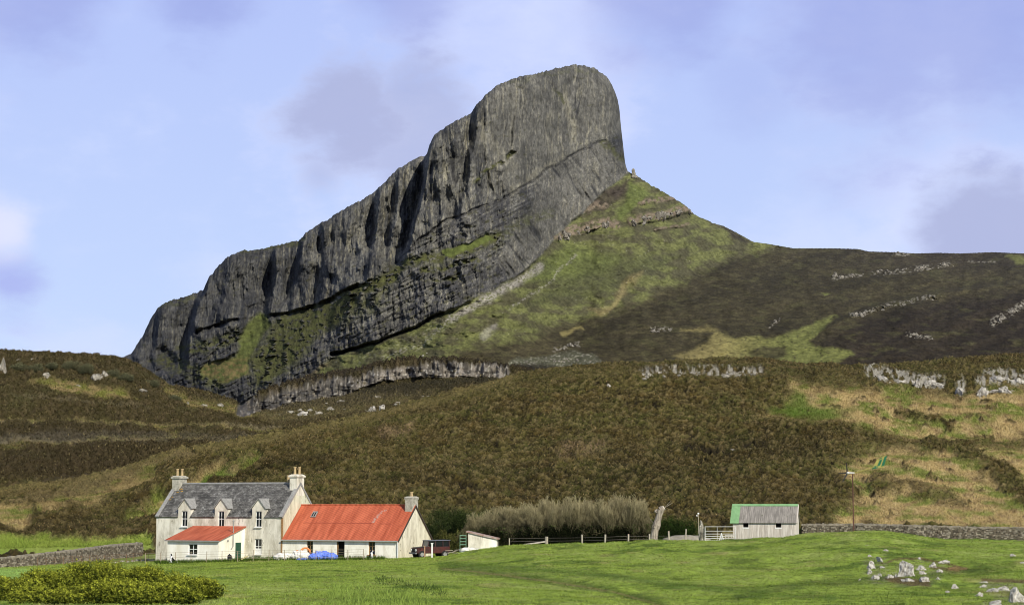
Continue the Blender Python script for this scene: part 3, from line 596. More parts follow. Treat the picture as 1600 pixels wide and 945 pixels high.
lowf = rid(U / 9, PY / 34, 96, 3, .6); lowh = rid(PX / 60, (PY + .45 * PX) / 13, 97, 2)
flD = fbm(PX / 26 + wb, PY / 70, 90, 4)
smooth_f = poly(PX + wa * 30, PY + wb * 20, [(760, 150), (900, 95), (985, 95), (985, 300), (800, 300), (745, 230)], 25)
face = ub * (2.3 * flA + 4.2 * flB + 18 * flC + 5 * flD) + band * (3.0 * flT + 2 * flD) + (1 - ub) * (1 - band) * (2.3 * lowf + 2.6 * flB + 2.2 * lowh + 10 * flC + 6 * flD)
rough = fbm(PX / 3.2, PY / 9, 98, 3) * 1.5 + fbm(PX / 14, PY / 26, 99, 3) * 4
R -= rock * rl * (face * (1 - .5 * smooth_f) + rough * (.35 + .5 * (1 - ub)) * (1 - .6 * smooth_f))
R += rock * 4 * strip(PX + wa * 8, PY + wb * 6, band_edge, 2.0, 2) * ss(-.4, .2, wb)
R += rock * 14 * lw([(520, 552), (560, 546), (600, 533), (640, 516), (690, 492)], 3, 3, .5)
R += rock * 10 * lw([(420, 495), (450, 492), (490, 480), (530, 462), (560, 448)], 3.5, 3, .6) + rock * 9 * lw([(310, 520), (340, 508), (370, 502)], 3, 3, .6)
R += heath * moorside * fbm(PX / 120, (PY + .3 * PX) / 30, 134, 3) * 12
R += (1 - rock) * (-(crg * (2.5 + 3.5 * rid(PX / 7, PY / 20, 101, 3))) - mc * (1.2 + 2.0 * rid(PX / 8, PY / 12, 102, 3)) + (1 - crg - mc) * (fbm(PX / 9, PY / 5, 103, 4) * 2.2 + fbm(PX / 50, PY / 30, 104, 3) * 10))
# prow rounds away on the right
dr = np.interp(PY, [108, 115, 125, 139, 156, 172, 195, 220, 240, 262], [930, 942, 952, 959, 965, 968, 970, 973, 975, 979]) - PX
R += rock * 34 * np.exp(-np.clip(dr, 0, None) / 9.0) * (PY < 275) * (PX > 850)
# folds of the moor: a nearer dark spur
foldl = [(1180, 560), (1250, 530), (1307, 499), (1370, 474), (1476, 452), (1600, 438), (1900, 420)]
below = PY - np.interp(PX, [p[0] for p in foldl], [p[1] for p in foldl])
R -= heath * moorside * 34 * ss(-3, 6, below) * ss(1230, 1330, PX) * np.exp(-np.clip(below, 0, None) / 70)
Y = Y + R * ss(0, .03, t)
X = Y * 0; X, _, Z = P3(PX, PY, Y)
# --- colour
cr = fbm(PX / 2.4, PY / (4 + 7 * ub), 111, 3); st = fbm(U / 5, PY / 60, 112, 3); st2 = fbm(U / 18, PY / 90, 113, 3); bigr = fbm(PX / 80, PY / 60, 114, 3)
C = np.tile(np.array((.140, .137, .126)), PX.shape + (1,))
C = mix(C, (.070, .070, .070), ss(-.15, .3, st2 + .4 * bigr)); C = mix(C, (.25, .235, .18), ss(.12, .45, st + .3 * cr) * .8); C = mix(C, (.05, .051, .053), ss(.10, .40, fbm(U / 3.2, PY / 45, 117, 3)) * .75); C = mix(C, (.27, .25, .19), ss(.15, .45, cr) * .35)
crv = np.clip(ub * flA + band * flT + (1 - ub) * (1 - band) * lowf, -1, 1)
C = mix(C, (.026, .027, .031), ss(.30, -.35, crv) * .85)  # occlusion in the hollows between flutes painted into the rock
crk = fbm(PX / 1.8, PY / (2.6 + 2.5 * ub), 115, 2); C = mix(C, (.035, .035, .04), ss(.05, .4, crk) * .7)
C = mix(C, (.30, .28, .21), np.clip(lw([(884, 150), (890, 180), (898, 215), (902, 232)], 6, 6, .6) + lw([(862, 180), (860, 240)], 5, 5, .7) * .6 + lw([(800, 300), (830, 275), (880, 245)], 5, 5, .6) * .8 + lw([(745, 195), (760, 215), (800, 260)], 10, 9) * .4, 0, 1) * .8 * ss(-.5, .2, cr + st))
C = mix(C, (.045, .048, .045), np.clip(lw([(955, 135), (962, 180), (966, 240)], 9, 8) + lw([(865, 140), (866, 180), (862, 215)], 3, 3) * .7 + lw([(790, 160), (810, 180)], 6, 5) * .5, 0, 1) * .6)
C = mix(C, (.19, .182, .155), smooth_f * ub * .35); C = mix(C, (.165, .158, .140), band * .45); C = mix(C, (.04, .04, .04), band * np.clip(ss(.80, .97, crT) * .6 * ss(-.1, .3, frag) + ss(.25, -.25, flT) * .85, 0, 1))
lowc = (1 - ub) * (1 - band); C = mix(C, (.085, .082, .088), lowc * .35 * ss(-.4, .4, st2)); C = mix(C, (.020, .021, .028), lowc * ss(.45, .85, lowh) * .5)
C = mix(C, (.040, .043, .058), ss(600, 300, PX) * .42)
C = C * (1 + .35 * cr)[..., None]
C = C * 1.12
ckn = fbm(PX / 16, PY / 40, 119, 3); ck = ss(.90, .98, rid((PX + .10 * PY) / 24 + .18 * wa, PY / 520, 118, 1)) * ss(-.05, .25, ckn) * ub
C = mix(C, (.018, .018, .021), np.clip(ck, 0, 1) * .75)
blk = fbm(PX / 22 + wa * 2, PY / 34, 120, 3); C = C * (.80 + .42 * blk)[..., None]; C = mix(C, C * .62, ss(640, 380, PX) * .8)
C = mix(C, (.05, .05, .022), ss(.3, .55, fbm(PX / 11, PY / 7, 116, 4) + .15 * lowc) * .7 * (1 - band * .6))
for ln in ([(520, 552), (560, 546), (600, 533), (640, 516), (690, 492)], [(420, 495), (450, 492), (490, 480), (530, 462), (560, 448)], [(310, 520), (340, 508), (370, 502), (390, 498)], band_edge):
    C = mix(C, (.016, .016, .018), lw(ln, 1.6, 1.6, .8) * .65 * rock * ss(-.5, .1, frag))  # shade under the overhangs drawn in as dark lines
LG = np.tile(np.array((.060, .062, .022)), PX.shape + (1,)); LG = mix(LG, (.080, .098, .024), np.clip(G_a + .35 * ss(.1, .5, frag) + G_c * .6, 0, 1)); LG = mix(LG, (.14, .085, .045), G_c * poly(wx, wy, [(320, 570), (350, 562), (392, 560), (388, 585), (350, 596), (315, 590)], 10) * .55 * ss(-.3, .2, frag))
LG = LG * (1 + .4 * frag)[..., None]
C = C * (1 - ledge)[..., None] + LG * ledge[..., None]
gn = fbm(PX / 30, PY / 14, 121, 4); gf = fbm(PX / 4, PY / 2.5, 122, 3)
GS = np.tile(np.array((.085, .092, .034)), PX.shape + (1,)); GS = GS * 1.15; GS = mix(GS, (.060, .058, .030), ss(-.2, .25, gn)); GS = mix(GS, (.115, .125, .045), ss(.1, .5, -gn + .3 * gf) * .8)
GS = mix(GS, (.085, .110, .026), np.clip(poly(wx, wy, [(985, 285), (1010, 295), (1020, 305), (990, 325), (965, 345), (958, 342), (975, 310)], 4) + poly(wx, wy, [(845, 410), (890, 385), (930, 392), (980, 400), (930, 430), (860, 440), (820, 440)], 10) * .8, 0, 1) * .7)
GS = mix(GS, (.045, .05, .022), poly(wx, wy, [(930, 410), (1010, 400), (1060, 400), (1000, 440), (900, 470), (820, 480), (870, 440)], 12) * .6)
GS = mix(GS, (.035, .025, .022), poly(wx, wy, [(985, 282), (940, 302), (905, 335), (945, 335), (972, 305)], 4) * .8)
GS = mix(GS, (.20, .165, .08), np.clip(poly(wx, wy, [(918, 484), (955, 476), (985, 432), (1000, 428), (965, 478), (940, 494)], 5) * .6, 0, 1))
GS = mix(GS, (.21, .20, .19), np.clip(lw([(843, 418), (810, 440), (775, 458), (745, 475), (705, 500)], 6, 4) * ss(-.5, .05, gf + .3 * gn) + .7 * lw([(900, 400), (860, 440), (800, 480)], 2, 2) * ss(-.1, .2, gf) + .6 * lw([(700, 505), (660, 535), (600, 560)], 3, 3) * ss(-.1, .2, gf) + .6 * lw([(755, 525), (775, 512)], 4, 3) + .35 * lw([(705, 500), (640, 530), (560, 565)], 5, 5) * ss(.0, .4, gf), 0, 1) * .85)
GS = mix(GS, (.03, .026, .018), poly(wx, wy, [(1125, 352), (1150, 362), (1180, 380), (1150, 376)], 3) * .9)
GS = mix(GS, (.13, .10, .06), lw([(500, 570), (465, 595), (430, 615)], 6, 5) * .6)
GS = GS * (1 + .45 * gf + .25 * fbm(PX / 12, PY / 30 + PX / 40, 126, 3))[..., None]
spk = (vn(PX / 2.3, PY / 1.9, 127) > .78) * ss(-.1, .3, fbm(PX / 60, PY / 40, 128, 2) + .1)
GS = mix(GS, (.25, .24, .21), spk * .75)
GS = GS * np.array((1.10, 1.08, 1.05))
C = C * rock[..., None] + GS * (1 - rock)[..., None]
hn = fbm(PX / 20, PY / 6, 123, 4); hf = fbm(PX / 3, PY / 2, 124, 3)
HS = np.tile(np.array((.044, .037, .019)), PX.shape + (1,)); HS = mix(HS, (.066, .058, .028), ss(-.1, .4, hn)); HS = mix(HS, (.020, .014, .011), ss(4, 30, below) * ss(1230, 1330, PX) * .7); HS = mix(HS, (.04, .03, .026), ss(1250, 1500, PX) * ss(440, 400, PY) * .4)
hfold = fbm(PX / 90, (PY + .3 * PX) / 26, 132, 3); HS = HS * (1 + .55 * hfold)[..., None]; HS = HS * .85; HS = mix(HS, (.065, .062, .026), ss(.15, .45, fbm(PX / 45, PY / 12, 133, 3)) * .5)
HS = HS * (1 + .5 * hf)[..., None]
HG = np.tile(np.array((.135, .145, .045)), PX.shape + (1,)); HG = mix(HG, (.20, .17, .07), ss(1240, 1080, PX)); HG = HG * (1 + .3 * gf)[..., None]
HS = HS * (1 - hg)[..., None] + HG * hg[..., None]
C = C * (1 - heath)[..., None] + HS * heath[..., None]
rc = np.tile(np.array((.17, .135, .10)), PX.shape + (1,)); rc = mix(rc, (.04, .03, .025), ss(.1, -.4, rid(PX / 7, PY / 20, 101, 3))); rc = rc * (1 + .4 * cr)[..., None]
cm = crg * ss(-.25, .05, fbm(PX / 8, PY / 6, 129, 3)); C = C * (1 - cm)[..., None] + rc * cm[..., None]
rm = np.tile(np.array((.20, .185, .155)), PX.shape + (1,)); rm = mix(rm, (.06, .05, .04), ss(.1, -.4, rid(PX / 8, PY / 12, 102, 3))); mm = mc * ss(-.1, .15, fbm(PX / 5, PY / 4, 125, 3)); C = C * (1 - mm)[..., None] + rm * mm[..., None]
# the track across the moor foot
C = mix(C, (.17, .155, .13), strip(PX, PY, [(1390, 575), (1470, 565), (1540, 558), (1610, 551)], 1.8, 1) * .7)
mnd = poly(wx, wy, [(780, 572), (800, 562), (850, 556), (900, 549), (925, 552), (945, 566), (960, 576)], 4) * (1 - rock)
C = mix(C, (.085, .088, .06), mnd * .7); C = mix(C, (.24, .23, .19), mnd * ss(.12, .35, gf + .3 * frag) * .8)
C = mix(C, (.014, .012, .009), strip(wx, wy, [(690, 568), (780, 578), (860, 576), (960, 580)], 5, 4) * .8 * (1 - rock))
C = mix(C, np.array((.13, .15, .20)), np.clip(ss(700, 1800, Y), 0, 1) * .10)  # bluish distance haze mixed into the surface colour
C = C * np.array((1.0, 1.0, .95)); C = np.where((C < .004), .004, C)
# back of the mountain
bk = 26; bt = np.linspace(0, 1, bk + 1)[1:, None] ** 1.4
Yt, Zt, Xt = Y[-1], Z[-1], X[-1]
gap = 320
Yk = Yt + bt * gap; Zk = Zt - (Zt + 10) * ss(0, 1, bt) * np.ones_like(Yt)
s_ = fbm(Xt / 40 + 0 * bt, Yk / 30, 131, 3) * 12 * ss(0, .2, bt)
Xk = Xt * Yk / Yt; V = np.concatenate([np.stack([X, Y, Z], -1), np.stack([Xk, Yk, Zk + s_], -1)], 0)
Cb = np.broadcast_to(np.array((.06, .06, .035)), (bk, len(cols), 3)); C = np.concatenate([C, Cb], 0)
M_mtn = attr_mat('mountain_rock_and_turf', .22, .62, 1.38, .6, 1.5, bscale=.45)
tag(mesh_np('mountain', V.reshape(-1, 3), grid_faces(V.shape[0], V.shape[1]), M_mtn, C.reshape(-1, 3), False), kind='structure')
MX, MY, MZ, MPX, MPY = X, Y, Z, PX, PY

# ---- ground lookups
def lookup(sheet_px, sheet_y, sheet_z):
    def g(x, y):
        # nearest column then interpolate along the rows
        px = PX0 + x / y * F * CP
        j = int(np.clip(np.searchsorted(sheet_px[0], px), 0, sheet_px.shape[1] - 1))
        return float(np.interp(y, sheet_y[:, j], sheet_z[:, j]))
    return g
fz = lookup(FPX, FY, FZ)
hcols = columns(-30, 1630, 1.35, 2600)
hzf = lookup(np.broadcast_to(hcols, HZ.shape), HYa, HZ)
def gz(x, y):
    return max(fz(x, y), hzf(x, y) if y > 216 else -99)
def ghit(px, py, sheets):
    """the point of a terrain sheet seen at picture position px,py"""
    best = None
    for (A, B, Cc, cc) in sheets:
        j = int(np.clip(np.searchsorted(cc, px), 0, A.shape[1] - 1))
        q = to_py(Cc[:, j], B[:, j]); ix = np.where(q[:-1] >= py)[0]
        ok = np.where((q[:-1] >= py) & (q[1:] < py))[0]
        if len(ok):
            i = ok[0]; p = Vector((float(A[i, j]), float(B[i, j]), float(Cc[i, j])))
            if best is None or p.y < best.y: best = p
    return best
S_F = (FX, FY, FZ, FPX[0]); S_H = (HX, HYa, HZ, hcols); S_C = (MOX, MOY, MOZ, columns(-30, 1000, 1.35, 2600)); S_M = (MX, MY, MZ, MPX[0])
ALL_S = [S_F, S_H, S_C, S_M]
# ================================================================== GROWING STUFF (heather, grass, reeds)
def blades(name, A, B, Zs, Cs, sel, n, h, w, lean, jit, mat, seed, cvar=(.55, 1.6), tint=None):
    r = np.random.default_rng(seed); ii = np.flatnonzero(sel.ravel()); pick = r.choice(ii, n)
    x = A.ravel()[pick]; y = B.ravel()[pick]; z = Zs.ravel()[pick]; c = Cs.reshape(-1, 3)[pick]
    x = x + r.normal(0, jit, n); sc = r.uniform(.6, 1.35, n) * np.clip(y / np.median(y), .6, 1.6) ** .6
    th = r.uniform(0, math.pi, n); dx = np.cos(th) * w * sc; dy = np.sin(th) * w * sc
    lx = r.normal(0, lean, n) * h * sc; ly = r.normal(0, lean, n) * h * sc
    base = np.stack([x, y, z - h * .15], -1)
    a = base + np.stack([-dx, -dy, 0 * x], -1); b = base + np.stack([dx, dy, 0 * x], -1)
    t = base + np.stack([lx, ly, h * sc * 1.15], -1)
    V = np.stack([a, b, t], 1).reshape(-1, 3)
    f = r.uniform(*cvar, n)[:, None]; c = c * f
    if tint is not None: c = np.where(r.random((n, 1)) < tint[1], np.array(tint[0]) * f, c)
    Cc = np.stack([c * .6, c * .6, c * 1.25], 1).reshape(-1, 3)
    return mesh_np(name, V, np.arange(3 * n).reshape(-1, 3), mat, Cc)
M_blade = attr_mat('leaf_blade', 3, .85, 1.15)
PXh = np.broadcast_to(hcols, HX.shape)
vis = (PXh > -60) & (PXh < 1660) & (HYa > 238) & (HYa < itp(PXh, HY) + 3)
tag(blades('heather', HX, HYa, HZ, HC, vis & (Hg < .5), 230000, .20, .080, .60, .12, M_blade, 1, (.45, 1.9), ((.20, .145, .065), .07)), kind='stuff')
tag(blades('moor_grass', HX, HYa, HZ, HC, vis & (Hg > .4) & (Hg < 1.5), 130000, .32, .05, .7, .15, M_blade, 2, (.55, 1.5)), kind='stuff')
tag(blades('moor_heather', MOX, MOY, MOZ, MOC, MOV, 260000, .45, .16, .55, .2, M_blade, 8, (.45, 1.8), ((.15, .125, .055), .05)), kind='stuff')
FCg = FC.reshape(FX.shape + (3,))
visf = (FPX > -60) & (FPX < 1660) & (FY > 40) & (FY < 205)
tag(blades('field_grass', FX, FY, FZ, FCg, visf, 430000, .075, .018, .6, .05, M_blade, 3, (.6, 1.45), ((.16, .17, .05), .08)), kind='stuff')
# iris bed in the wet hollow in front
rp = (FPX > 480) & (FPX < 730) & (FY > 46) & (FY < 84)
RX = FPX + 12 * fbm(FX / 1.2, FY / 1.2, 141, 3); RPY = to_py(FZ, FY) + 5 * fbm(FX / 1.5, FY / 1.5, 142, 2)
reedm = poly(RX, RPY, [(520, 912), (560, 916), (640, 930), (705, 948), (715, 975), (505, 975), (512, 930)], 2) > .5
g = np.tile(np.array((.19, .27, .055)), FX.shape + (1,))
tag(blades('iris_leaves', FX, FY, FZ, g, reedm & rp, 4200, .14, .012, .4, .05, M_blade, 4, (.6, 1.3)), kind='stuff')
rushm = strip(RX, RPY, [(590, 905), (620, 912), (660, 918), (690, 926)], 6, 2) > .4
g2 = np.tile(np.array((.045, .075, .018)), FX.shape + (1,))
tag(blades('rushes', FX, FY, FZ, g2, rushm, 900, .13, .013, .5, .05, M_blade, 5, (.5, 1.5)), kind='stuff')
tall = strip(FPX, to_py(FZ, FY), [(245, 879), (340, 876), (450, 873), (520, 873), (600, 872)], 1.8, 1) > .3
g3 = np.tile(np.array((.05, .085, .012)), FX.shape + (1,))
tag(blades('long_grass', FX, FY, FZ, g3, tall & (FY > 165), 9000, .30, .03, .4, .1, M_blade, 6, (.5, 1.4)), kind='stuff')

# ================================================================== BOULDERS AND OUTCROPS
def rockmat(name, c, dark, lich, sc=2.0):
    return plain(name, c, dark, sc, .95, .8, .06, lo=.36, hi=.56, extra=[(lich, sc * 1.7, .56), (tuple(v * .6 for v in dark), sc * 2.6, .63)])
M_rk = [rockmat('pale_rock', (.40, .38, .33), (.10, .09, .07), (.55, .53, .47)), rockmat('grey_rock', (.28, .26, .21), (.07, .065, .05), (.45, .43, .37)), rockmat('moor_rock', (.20, .185, .155), (.05, .045, .038), (.34, .32, .28), .8), rockmat('white_weathered_rock', (.48, .46, .40), (.13, .12, .095), (.64, .62, .56), 3.0)]
def rock_mesh(seed, sub=3):
    bm = bmesh.new(); bmesh.ops.create_icosphere(bm, subdivisions=sub, radius=1); r = random.Random(seed)
    pl = [(Vector((r.uniform(-1, 1), r.uniform(-1, 1), r.uniform(-.3, 1))).normalized(), r.uniform(.38, .80)) for _ in range(13)]
    for v in bm.verts:
        p = v.co.copy(); p.x += .25 * math.sin(3 * p.z + seed)
        for nn, d in pl:
            q = p.dot(nn)
            if q > d: p -= nn * (q - d) * .97
        k = 1 + .26 * float(vn(p.x * 3.1 + seed, p.z * 2.2 + p.y, 5)) + .14 * float(vn(p.x * 7.3, p.z * 6.2 + p.y * 7, 6 + seed))
        v.co = p * k
    me = bpy.data.meshes.new('rock'); bm.to_mesh(me); bm.free(); return me
rock_meshes = [[rock_mesh(s) for s in range(9)] for m in M_rk]
for mi, ml in enumerate(rock_meshes):
    for me in ml: me.materials.append(M_rk[mi])
def boulder(px, py, w, h, label, group, mat=0, sheets=None, name='rock', i=[0]):
    i[0] += 1; p = ghit(px, py, sheets or ALL_S)
    if p is None: return None
    o = bpy.data.objects.new(name, rock_meshes[mat][i[0] % 9]); COL.objects.link(o)
    sw = w / F * p.y / 2; sh = h / F * p.y / 2
    r = random.Random(i[0]); o.location = (p.x, p.y, p.z + sh * .22); o.scale = (sw * 1.15, max(sw, sh) * r.uniform(.7, 1), sh * 1.35)
    o.rotation_euler = (r.uniform(-.2, .2), r.uniform(-.25, .25), r.uniform(-.5, .5) + r.choice((0, 3.14)))
    return tag(o, label, 'rock', group)
# the knoll: named by what is around each
KN = [(1362, 889, 19, 20, 'largest white boulder of the left cluster on the grassy knoll'), (1376, 877, 10, 12, 'small pale boulder just above right of the left cluster big boulder'),
 (1359, 867, 8, 4, 'flat pale stone above the left boulder cluster'), (1383, 860, 9, 4, 'flat stone at the turf lip highest on the knoll rocks'), (1359, 894, 11, 8, 'pale stone under the left cluster big boulder'),
 (1366, 905, 14, 12, 'angular white boulder lowest of the left cluster'), (1377, 887, 9, 6, 'little grey stone in the gap of the left cluster'), (1374, 899, 7, 9, 'dark cracked stone at the foot of the left cluster'),
 (1389, 901, 12, 10, 'split pale boulder between the two clusters'), (1399, 900, 7, 7, 'small white stone right beside the split boulder'), (1417, 898, 26, 26, 'biggest white weathered boulder in the middle of the knoll'),
 (1440, 890, 15, 9, 'pale boulder right of the biggest boulder'), (1442, 897, 13, 8, 'pale stone below right of the biggest boulder'), (1457, 885, 18, 9, 'long white slab right of the biggest boulder'),
 (1467, 893, 11, 8, 'white stone under the long slab'), (1477, 879, 17, 8, 'grey slab set in the turf lip at top right of the knoll rocks'), (1443, 908, 17, 12, 'knobbly grey boulder at the foot of the right cluster'),
 (1420, 908, 20, 8, 'mossy low stone under the biggest boulder'), (1466, 904, 7, 5, 'lone little stone below the long slab'), (1435, 872, 5, 4, 'tiny pale stone on the turf lip above the biggest boulder'),
 (1492, 919, 13, 9, 'grey stone alone in the grass between the knoll clusters'), (1480, 925, 7, 5, 'little pale stone alone in the grass'), (1528, 931, 17, 8, 'pale flat stone left of the corner outcrop'),
 (1535, 909, 16, 5, 'flat pale stone at the turf lip above the corner outcrop'), (1538, 917, 12, 8, 'pale block at the top left of the corner outcrop'), (1549, 924, 18, 9, 'pale block in the middle of the corner outcrop'),
 (1567, 922, 22, 12, 'broad grey slab at the top of the corner outcrop'), (1585, 940, 34, 32, 'huge white boulder in the bottom right corner'), (1552, 946, 22, 10, 'low white rock at the bottom edge beside the huge boulder'),
 (1583, 869, 10, 6, 'small pale stone under the right hand turf step'), (1598, 880, 8, 5, 'small pinkish stone at the right edge of the knoll'), (1342, 906, 5, 4, 'tiny white stone left of the left cluster'), (1355, 850, 7, 3, 'tiny flat stone near the top of the knoll')]
for k, (px, py, w, h, lb) in enumerate(KN): boulder(px, py, w * 1.2, h * 1.25, lb, 'boulders on the grassy knoll', 3, [S_F], 'boulder')
def cluster(line, n, w, h, lab, group, mat, seed, spread=4, sheets=None):
    r = random.Random(seed)
    for _ in range(n):
        t = r.random() * (len(line) - 1); a = line[int(t)]; b = line[min(int(t) + 1, len(line) - 1)]; f = t - int(t)
        k = r.uniform(.3, 1.25)
        boulder(a[0] + (b[0] - a[0]) * f + r.uniform(-2, 2), a[1] + (b[1] - a[1]) * f + r.uniform(-spread, spread), w * k, h * k * r.uniform(.55, 1.2), lab, group, mat, sheets, 'outcrop_rock')
cluster([(1002, 590), (1040, 584), (1075, 583), (1110, 584), (1150, 586), (1180, 586)], 26, 12, 9, 'grey white rock in the broken outcrop line at the middle crest of the heather hill', 'rocks of the middle crest outcrop', 1, 1, 4, [S_H])
cluster([(1362, 586), (1390, 594), (1420, 596), (1465, 602)], 20, 14, 10, 'white rock in the outcrop below the right hand crest of the heather hill', 'rocks of the right crest outcrop', 0, 2, 4, [S_H])
for (px, py, w, h, lb) in [(1500, 613, 15, 20, 'left of two tall white rock pillars at the right crest of the heather hill'), (1534, 617, 18, 26, 'right and taller of two white rock pillars at the right crest of the heather hill'), (949, 603, 13, 9, 'lone white rock left of the crest outcrops on the open heather'), (1471, 606, 12, 9, 'white rock at the end of the outcrop just left of the two pillars')]:
    boulder(px, py, w, h, lb, None or 'single rocks along the hill crest', 0, [S_H], 'outcrop_rock')
cluster([(1552, 592), (1580, 594), (1610, 596)], 10, 19, 14, 'white rock in the wall-like outcrop at the far right end of the crest', 'rocks of the far right outcrop', 0, 3, 3, [S_H])
cluster([(1545, 612), (1580, 612), (1615, 612)], 8, 18, 12, 'white rock in the lower row of the far right outcrop', 'rocks of the far right lower row', 0, 4, 2, [S_H])
cluster([(1090, 700), (1130, 702), (1180, 699)], 5, 9, 3, 'thin pale rock edge showing in the middle of the heather slope', 'rock edges in the heather slope', 2, 5, 1, [S_H])
for (px, py, w, h, lb) in [(150, 592, 26, 24, 'large pale boulder on the crest of the left hill'), (163, 586, 12, 14, 'smaller boulder right against the large one on the left hill'), (72, 586, 22, 12, 'flat pale rocks left of the large boulder on the left hill'), (4, 580, 9, 34, 'tall pale rock at the far left edge of the left hill'), (28, 562, 14, 5, 'low slab on the skyline of the left hill'), (50, 560, 20, 5, 'long low slab on the skyline of the left hill'), (292, 632, 9, 7, 'small white rock low on the shoulder of the left hill'), (318, 634, 16, 7, 'flat white rock in the middle of the shoulder of the left hill'), (344, 636, 16, 13, 'white boulder at the right end of the shoulder of the left hill'), (222, 610, 20, 8, 'pale rock on the edge where the left hill drops'), (120, 603, 10, 5, 'small rock under the large boulder of the left hill')]:
    boulder(px, py, w, h, lb, 'boulders on the left hill', 1, [S_C], 'boulder')
cluster([(430, 648), (470, 644), (500, 642), (560, 640), (620, 634), (655, 630)], 22, 13, 7, 'pale rock scattered on the grassy bench below the low crag', 'rocks on the grassy bench', 1, 6, 5, [S_C])
cluster([(480, 634), (560, 622), (640, 618), (670, 618)], 14, 11, 4, 'thin pale slab near the top of the grassy bench', 'slabs on the grassy bench', 1, 7, 2, [S_C])
for (px, py, w, h, lb) in [(583, 641, 12, 14, 'left of two upright pale boulders on the bench'), (596, 640, 12, 12, 'right of two upright pale boulders on the bench'), (625, 638, 17, 13, 'squat pale boulder right of the two upright ones on the bench'), (470, 648, 26, 12, 'broad sloping pale rock at the left end of the bench')]:
    boulder(px, py, w, h, lb, 'large boulders on the bench', 0, [S_C], 'boulder')
for (line, n, w, h, lb, sd) in [([(1302, 434), (1350, 430)], 9, 9, 8, 'pale rock of the left piece of the highest crag on the dark moor', 8), ([(1366, 427), (1440, 420), (1488, 413)], 20, 9, 8, 'pale rock of the long highest crag on the dark moor', 9), ([(1395, 399), (1422, 398)], 5, 8, 4, 'small pale rock on the moor skyline', 10), ([(1332, 492), (1365, 487)], 8, 9, 8, 'pale rock at the left end of the middle crag on the moor', 11), ([(1375, 482), (1420, 472), (1466, 464)], 10, 7, 4, 'pale rock in the thin right part of the middle crag on the moor', 12), ([(1556, 502), (1578, 488), (1602, 474)], 14, 11, 10, 'pale rock of the crag at the right edge of the moor', 13), ([(1416, 523), (1456, 527)], 7, 8, 6, 'pale rock of the small low crag on the moor', 14), ([(1020, 516), (1048, 515)], 6, 9, 6, 'pale rock beside the straw patch on the moor', 15), ([(868, 548), (905, 539)], 8, 9, 6, 'pale rock on the mound at the foot of the green slope', 16), ([(1202, 512), (1216, 500)], 4, 6, 4, 'pale rock in the lone pair on the middle moor', 17), ([(800, 570), (860, 562), (930, 562)], 14, 8, 4, 'small rock on the greenish mound at the moor foot', 18)]:
    cluster(line, n, w, h, lb, lb.replace('pale rock', 'rocks').replace('small rock', 'rocks'), 2, sd, 3.2, [S_M])
cluster([(630, 558), (655, 558), (668, 552)], 4, 4.5, 3.5, 'white boulder on the grass slope above the low crag', 'white boulders above the low crag', 0, 19, 2, [S_M])
cluster([(990, 347), (1020, 341), (1060, 331), (1080, 327)], 16, 11, 11, 'brown block of the longer crag on the green shoulder right of the summit', 'blocks of the shoulder crag', 2, 20, 1.5, [S_M])
cluster([(873, 372), (900, 362), (935, 354), (960, 348)], 14, 11, 12, 'brown block of the crag at the foot of the summit cliff', 'blocks of the crag under the summit', 2, 21, 2, [S_M])
p = at(990, 275, float(MY[-1, int(np.searchsorted(MPX[0], 990))]) - 4)
b = MB(); b.blob((0, 0, 1.2), (1.7, 1.6, 2.6), 3, .3, 3); b.blob((-.2, 0, 4.0), (1.3, 1.2, 1.9), 6, .3, 3); b.blob((.2, 0, -1), (3.2, 2.4, 1.6), 8, .3, 3)
o = b.build('rock_pinnacle', M_rk[1]); o.location = p; tag(o, 'small rock pinnacle standing at the foot of the summit cliff', 'rock pinnacle')
# ================================================================== BUILDINGS
TH = math.radians(24.2)
harl = plain('weathered_harling', (.76, .73, .62), (.34, .31, .23), 1.1, .95, .5, .02, stretch=(1, 1, .35), lo=.30, hi=.62, extra=[((.23, .21, .16), 2.3, .60), ((.70, .68, .60), 5, .58)])
harl_g = plain('gable_harling', (.74, .70, .55), (.44, .40, .29), 1.6, .95, .6, .03, stretch=(1, 1, .3), lo=.32, hi=.6, extra=[((.20, .17, .11), 3.1, .60)])
lime = plain('limewashed_wall', (.90, .88, .77), (.66, .63, .50), 1.6, .95, .6, .03, stretch=(1, 1, .5), lo=.3, hi=.55, extra=[((.42, .38, .28), 3.4, .63)])
cream = plain('painted_render', (.90, .885, .80), (.74, .71, .58), 1.2, .9, .2, .01, stretch=(1, 1, .4), extra=[((.52, .49, .38), 2.5, .66)])
slate_edge = plain('cement_skew', (.34, .34, .32), (.22, .22, .21), 3, .85)
pot = plain('clay_chimney_pot', (.50, .38, .20), (.34, .25, .14), 4, .85)
stonec = plain('chimney_render', (.50, .48, .40), (.26, .25, .20), 2.5, .95, .6, .03, extra=[((.12, .12, .10), 4, .6)])
white = plain('white_window_paint', (.80, .80, .78), (.66, .66, .63), 6, .5)
brownw = plain('bare_brown_wood', (.36, .22, .09), (.22, .13, .06), 8, .7)
gl, _nt, _b = newmat('window_glass'); _b.inputs['Base Color'].default_value = (.012, .014, .016, 1); _b.inputs['Roughness'].default_value = .08; _b.inputs['Specular IOR Level'].default_value = .5
dark, _nt, _b = newmat('dark_interior'); _b.inputs['Base Color'].default_value = (.006, .006, .006, 1)
greenp = plain('dark_green_paint', (.02, .085, .05), (.015, .06, .035), 5, .5)
